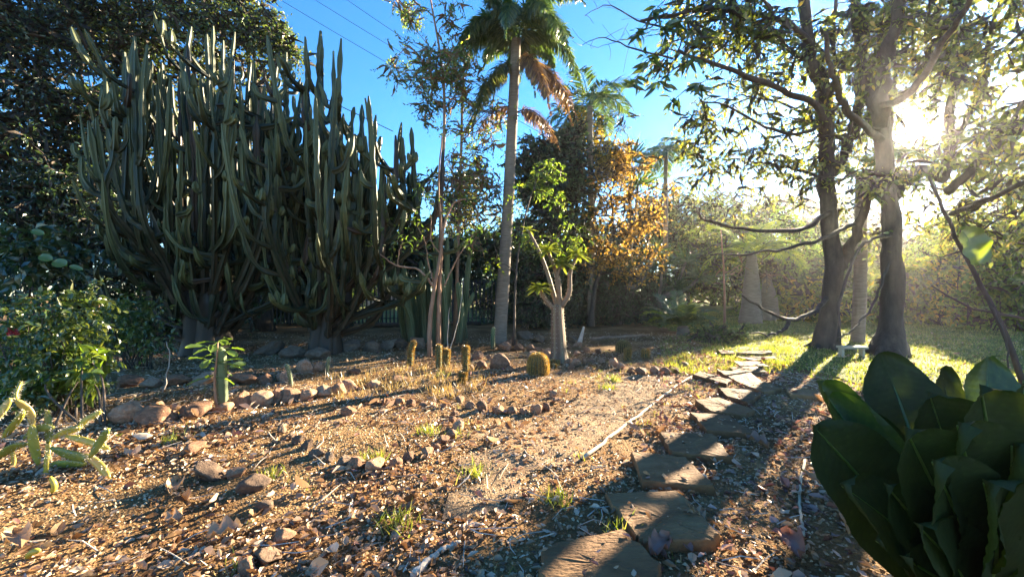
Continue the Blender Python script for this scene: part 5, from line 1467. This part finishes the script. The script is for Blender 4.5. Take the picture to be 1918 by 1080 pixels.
# ------------------------------------------------------------------ big leaved plant in a dark pot at the lower right corner
pb = np.array([1.95, 1.72, 0.0])
bp = thing("broad_leaf_plant", "huge dark plant with broad upright paddle leaves, backlit beside the stepping stones", "plant", pb)
c0 = pb + (0, 0, .03)
LV = [((1650, 660, 2.15), .40, (-.1, -1, .35), .05, .1), ((1530, 712, 2.02), .24, (-.3, -.6, .9), .06, .3), ((1545, 733, 1.9), .22, (-.2, -.7, .8), .05, .25), ((1524, 795, 1.72), .40, (-.1, -1, .5), .08, .06),
      ((1850, 668, 2.0), .40, (.1, -1, .2), .04, .1), ((1765, 688, 2.3), .32, (.2, -1, .2), .03, .1), ((1745, 735, 1.62), .44, (-.1, -1, .3), .06, .1), ((1845, 722, 1.5), .46, (.05, -1, .25), .06, .1),
      ((1925, 705, 1.75), .42, (.3, -1, .2), .05, .1), ((1985, 760, 1.55), .46, (.4, -1, .3), .06, .1), ((1575, 905, 1.5), .30, (-.2, -.8, .8), .1, .1), ((1560, 860, 1.9), .3, (-.3, -.5, 1), .1, .15),
      ((1700, 800, 1.4), .4, (-.1, -1, .35), .06, .1), ((1800, 790, 1.36), .42, (.1, -1, .3), .05, .1), ((1905, 830, 1.36), .42, (.2, -1, .3), .05, .1), ((2010, 620, 2.2), .42, (.4, -1, .1), .05, .1), ((1620, 770, 2.05), .22, (-.5, -.5, .6), .06, .3),
      ((1660, 905, 1.42), .3, (-.2, -.9, .5), .08, .1), ((1750, 860, 1.3), .36, (0, -1, .35), .06, .1), ((1640, 1010, 1.5), .24, (-.3, -.7, .8), .1, .12), ((1850, 900, 1.27), .36, (.1, -1, .35), .06, .1), ((1720, 980, 1.3), .3, (-.1, -.9, .5), .08, .1), ((1690, 1040, 1.36), .26, (-.2, -.8, .6), .1, .12)]
for k, (tp_, wd, nr, bd, cp) in enumerate(LV):
    tip = at(*tp_)
    d = tip - c0
    b0_ = c0 + np.array([d[0], d[1], 0]) * .12 + (0, 0, .0)
    ls_ = b0_ + (tip - b0_) * .1
    V, F, t, mid = broad_leaf_mesh(ls_, tip, wd, nr, bd, cp, .018, 17, 96, .72, k * 1.3, .3, 15)
    lf = MB().add(V, F, tint=t).build("leaf", M['lit_big_leaf' if k in (1, 2, 4) else 'big_leaf'], bp, smooth=True)
    # stalk runs on as the raised midrib on the back of the blade
    mr = np.vstack([b0_[None], mid[:-2] ])
    MB().add(*tube(mr, np.linspace(.017, .003, len(mr)), 6)).build("midrib", M['lime_leaf'], lf, smooth=True)
for k, (a, b_, w) in enumerate((((1610, 960, 1.95), (1500, 880, 2.2), .05), ((1640, 985, 1.9), (1545, 905, 2.1), .06), ((1590, 1000, 2.0), (1560, 930, 2.2), .03))):
    V, F, t, mid = broad_leaf_mesh(at(*a), at(*b_), w, (0, -.5, 1), .06, .25, .01, 5, 10, tintbase=.9)
    MB().add(V, F).build("dry_leaf", M['dry_grass'], bp, smooth=True)

# a few single large fallen leaves
for k, (u, v, L_, rz, lab, mt) in enumerate(((1218, 1052, .16, .6, "dark curled leaf standing against the largest whole stepping stone", 'red_litter'), (1440, 842, .2, 2.2, "large brown leaf lying alone in the trunk shadow", 'brown_frond'),
                                             (1500, 1052, .18, 1.2, "broad reddish dry leaf lying below the broad leaved plant", 'red_litter'), (385, 1018, .17, .4, "grey curled leaf casting a shadow on open gravel", 'litter'),
                                             (318, 928, .15, 2.0, "pale upright dry leaf in the litter below the big dark rock", 'litter'), (40, 1030, .17, 2.6, "silvery grey leaf near the curled yellow pad", 'litter'),
                                             (1318, 985, .12, 1.9, "whitish leaf propped beside the largest whole stepping stone", 'litter'), (305, 980, .12, .1, "white crumpled leaf on the gravel beside grass blades", 'litter'))):
    p = GP(u, v); d = np.array([cos(rz), sin(rz), .12])
    V, F, t, mid = broad_leaf_mesh(p + (0, 0, .02), p + (0, 0, .03) + d * L_, L_ * .6, (rng.normal() * .4, -.35, 1), .14, .35, .03, 7, 9, tintbase=.8)
    tag(MB().add(V, F, tint=t).build("fallen_leaf", M[mt], smooth=True), lab, "fallen leaf")

# ------------------------------------------------------------------ litter, pebbles, grass
def on_stone(x, y):
    h = np.zeros(len(x), bool)
    for p in STONE_POLYS: h |= inpoly(x, y, p)
    return h


def in_view_points(n, y0, y1, r, margin=1.12, xmax=99):
    y = np.sqrt(r.uniform(y0 ** 2, y1 ** 2, n)); x = r.uniform(-1.28 * margin, 1.28 * margin, n) * y
    return x, y


r = np.random.default_rng(401)


def scatter_leaves(name, n, y0, y1, L0, L1, tmpl, mat, dens, tilt=.28, lift=.025, aspect=.55):
    x, y = in_view_points(n, y0, y1, r)
    k = r.random(n) < dens(x, y)
    x, y = x[k], y[k]; m = len(x)
    z = gz(x, y) + r.random(m) ** 2 * lift + .004
    st = on_stone(x, y); z = np.where(st, z + .062, z)
    az = r.uniform(0, 2 * pi, m)
    tl = np.where(st, .12, tilt)
    D = np.stack([np.cos(az), np.sin(az), r.normal(size=m) * tl], -1)
    N = np.stack([r.normal(size=m) * tilt * 1.3, r.normal(size=m) * tilt * 1.3, np.ones(m)], -1)
    N[r.random(m) < .3] *= (1, 1, -1)
    L = r.uniform(L0, L1, m) * r.choice([.45, .7, 1, 1.5], m)
    P = np.stack([x, y, z], -1)
    mb = MB().add(*leafcloud(P, D, N, L, L * aspect * r.uniform(.6, 1.3, m), tmpl, r.uniform(.4, 1.6, m)))
    return mb.build(name, M[mat], kind="stuff")


def dens_litter(x, y):
    d = .12 + 1.5 * (.65 * vnoise(x * 1.1, y * 1.1, 61) + .35 * vnoise(x * 3.1, y * 3.1, 62) - .3)
    d = np.where(inpoly(x, y, PATH_POLY), d * .55, d)
    d = np.where(on_stone(x, y), .05 * (vnoise(x * 6, y * 6, 66) > .5) + .01, d)
    right = (x > .42 * y + .1) & (y < 8)
    d = np.where(right & ~on_stone(x, y), np.maximum(d * .5, .3), d)
    lawn = inpoly(x, y, LAWN_POLY)
    return np.where(lawn, d * .25, d)


scatter_leaves("leaf_litter", 46000, 1.5, 4.2, .02, .046, T_CURL, 'litter', dens_litter)
scatter_leaves("leaf_litter", 110000, 4.0, 12.5, .028, .058, T_DIA, 'litter', dens_litter, .4, .04)
scatter_leaves("leaf_litter", 1700, 1.5, 5.0, .06, .1, T_CURL, 'litter', lambda x, y: dens_litter(x, y) * np.where(x < -.3 * y, 1.2, .5), .5, .05)
scatter_leaves("leaf_litter", 22000, 1.5, 9, .025, .06, T_CURL, 'red_litter', lambda x, y: ((x > .36 * y) & ~inpoly(x, y, LAWN_POLY) & ~on_stone(x, y)) * .9 + .08, .4, .03)
# pebbles and gravel grains
x, y = in_view_points(110000, 1.5, 9, r)
k = (r.random(len(x)) < .35 + .5 * inpoly(x, y, PATH_POLY) + .3 * (vnoise(x * 1.4, y * 1.4, 71) > .5)) & ~on_stone(x, y) & ~inpoly(x, y, LAWN_POLY)
x, y = x[k], y[k]; m = len(x)
az = r.uniform(0, 6.28, m)
MB().add(*leafcloud(np.stack([x, y, gz(x, y) + .003], -1), np.stack([np.cos(az), np.sin(az), 0 * az], -1), np.stack([r.normal(size=m) * .2, r.normal(size=m) * .2, np.ones(m)], -1),
                    r.uniform(.01, .032, m), r.uniform(.01, .028, m), T_PEB)).build("gravel", M['pebble'], kind="stuff")
# fine dry twigs in the litter
mb = MB()
x, y = in_view_points(900, 1.5, 7, r)
k = ~on_stone(x, y); x, y = x[k], y[k]
for q in range(len(x)):
    az = r.uniform(0, 6.28); L_ = r.uniform(.06, .28)
    a = np.array([x[q], y[q], float(gz(x[q], y[q])) + .015]); b_ = a + np.array([cos(az) * L_, sin(az) * L_, r.uniform(0, .05)])
    mb.add(*tube(np.array([a, (a + b_) / 2 + r.normal(size=3) * .01, b_]), np.array([.004, .0035, .002]), 3, cap=False))
mb.build("twig_litter", M['stick'], kind="stuff")


def tufts(centers, nb, h, spread, r):
    P, D, N, L = [], [], [], []
    for (cx, cy_, k) in centers:
        n = int(nb * k)
        p = np.stack([cx + r.normal(size=n) * spread * k ** .5, cy_ + r.normal(size=n) * spread * k ** .5, np.zeros(n)], -1)
        p[:, 2] = gz(p[:, 0], p[:, 1]) - .005
        d = np.stack([r.normal(size=n) * .45, r.normal(size=n) * .45, np.ones(n)], -1)
        P.append(p); D.append(d); N.append(rdir(n, r)); L.append(h * k ** .3 * r.uniform(.5, 1.2, n))
    return np.concatenate(P), np.concatenate(D), np.concatenate(N), np.concatenate(L)


for k, (u, v, sz, lab) in enumerate(((697, 862, 1.2, "bright grass tuft at the corner of the curved stone border"), (740, 985, 1.3, "pale green grass tuft alone in the open litter"), (800, 812, 1.1, "grass tuft inside the curved stone border"),
                                     (858, 822, .8, "small grass tuft growing among the curved border rocks"), (890, 890, 1.2, "loose spreading grass tuft below the border arm"), (1038, 945, 1.2, "grass tuft in the litter between border and stepping stones"),
                                     (1150, 715, 1.6, "tall pale grass tuft before the back border"), (1140, 730, 1.2, "low yellow grass tuft next to the tall pale one"), (320, 825, 1.0, "sparse yellow grass tuft below the edging blocks"),
                                     (830, 705, 1.4, "dry golden grass tuft at the foot of the sapling"), (505, 895, .7, "thin upright grass blades in the shaded litter"), (1160, 1000, .8, "small leafy green weed at the corner of the largest whole stepping stone"))):
    p = G(u, v)
    P, D, N, L = tufts([(p[0], p[1], sz)], 55, .11, .05, r)
    o = MB().add(*leafcloud(P, D, N, L, .009, T_BLADE)).build("grass_tuft", M['grass'])
    tag(o, lab, "grass tuft")

cen = []
x, y = in_view_points(900, 1.8, 9, r)
k = (r.random(len(x)) < .12 + .55 * (vnoise(x * .7, y * .7, 91) > .6)) & ~on_stone(x, y) & ~inpoly(x, y, LAWN_POLY)
for q in np.nonzero(k)[0]: cen.append((x[q], y[q], r.uniform(.2, .8)))
P, D, N, L = tufts(cen, 22, .085, .05, r)
n = len(P); hf = r.random(n) < .5
MB().add(*leafcloud(P[hf], D[hf], N[hf], L[hf], .007, T_BLADE)).build("grass", M['grass'], kind="stuff")
MB().add(*leafcloud(P[~hf], D[~hf], N[~hf], L[~hf], .006, T_BLADE)).build("dry_grass", M['dry_grass'], kind="stuff")
# dry weeds in the bed before the second cactus
cen = [(*G(r.uniform(620, 900), r.uniform(690, 745))[:2], r.uniform(.5, 1.2)) for _ in range(70)]
P, D, N, L = tufts(cen, 22, .16, .07, r)
MB().add(*leafcloud(P, D, N, L, .007, T_BLADE)).build("dry_weed", M['dry_grass'], kind="stuff")
# weeds by the path end
cen = [(*G(r.uniform(1240, 1480), r.uniform(632, 700))[:2], r.uniform(.4, 1.0)) for _ in range(190)]
P, D, N, L = tufts(cen, 24, .13, .09, r)
ok = ~on_stone(P[:, 0], P[:, 1])
MB().add(*leafcloud(P[ok], D[ok], N[ok], L[ok], .012, T_BLADE)).build("grass", M['grass'], kind="stuff")
# lawn blades
n = 120000
x = r.uniform(3, 26, n); y = 4 + 20 * r.random(n) ** 1.3
k = inpoly(x, y, LAWN_POLY) & (vnoise(x * 1.3, y * 1.3, 95) + .35 * r.random(n) > .42) & ~on_stone(x, y)
x, y = x[k], y[k]; n = len(x)
D = np.stack([r.normal(size=n) * .5, r.normal(size=n) * .5, np.ones(n)], -1)
MB().add(*leafcloud(np.stack([x, y, gz(x, y) + .005], -1), D, rdir(n, r), r.uniform(.03, .09, n), .012 + .0006 * y, T_BLADE)).build("lawn_grass", M['grass'], kind="stuff")

# ------------------------------------------------------------------ haze, added to stand in for lens veil and glow round the sun
hm, hnt, hout = new_mat("haze")
pv = hnt.nodes.new("ShaderNodeVolumePrincipled")
pv.inputs["Color"].default_value = (.98, .97, .95, 1)
pv.inputs["Density"].default_value = .0005
pv.inputs["Anisotropy"].default_value = .78
hnt.links.new(pv.outputs[0], hout.inputs["Volume"])
hz = MB(); box(hz, (0, 32, 7.5), (95, 62, 8.7))
ho = hz.build("haze", hm, kind="stuff")
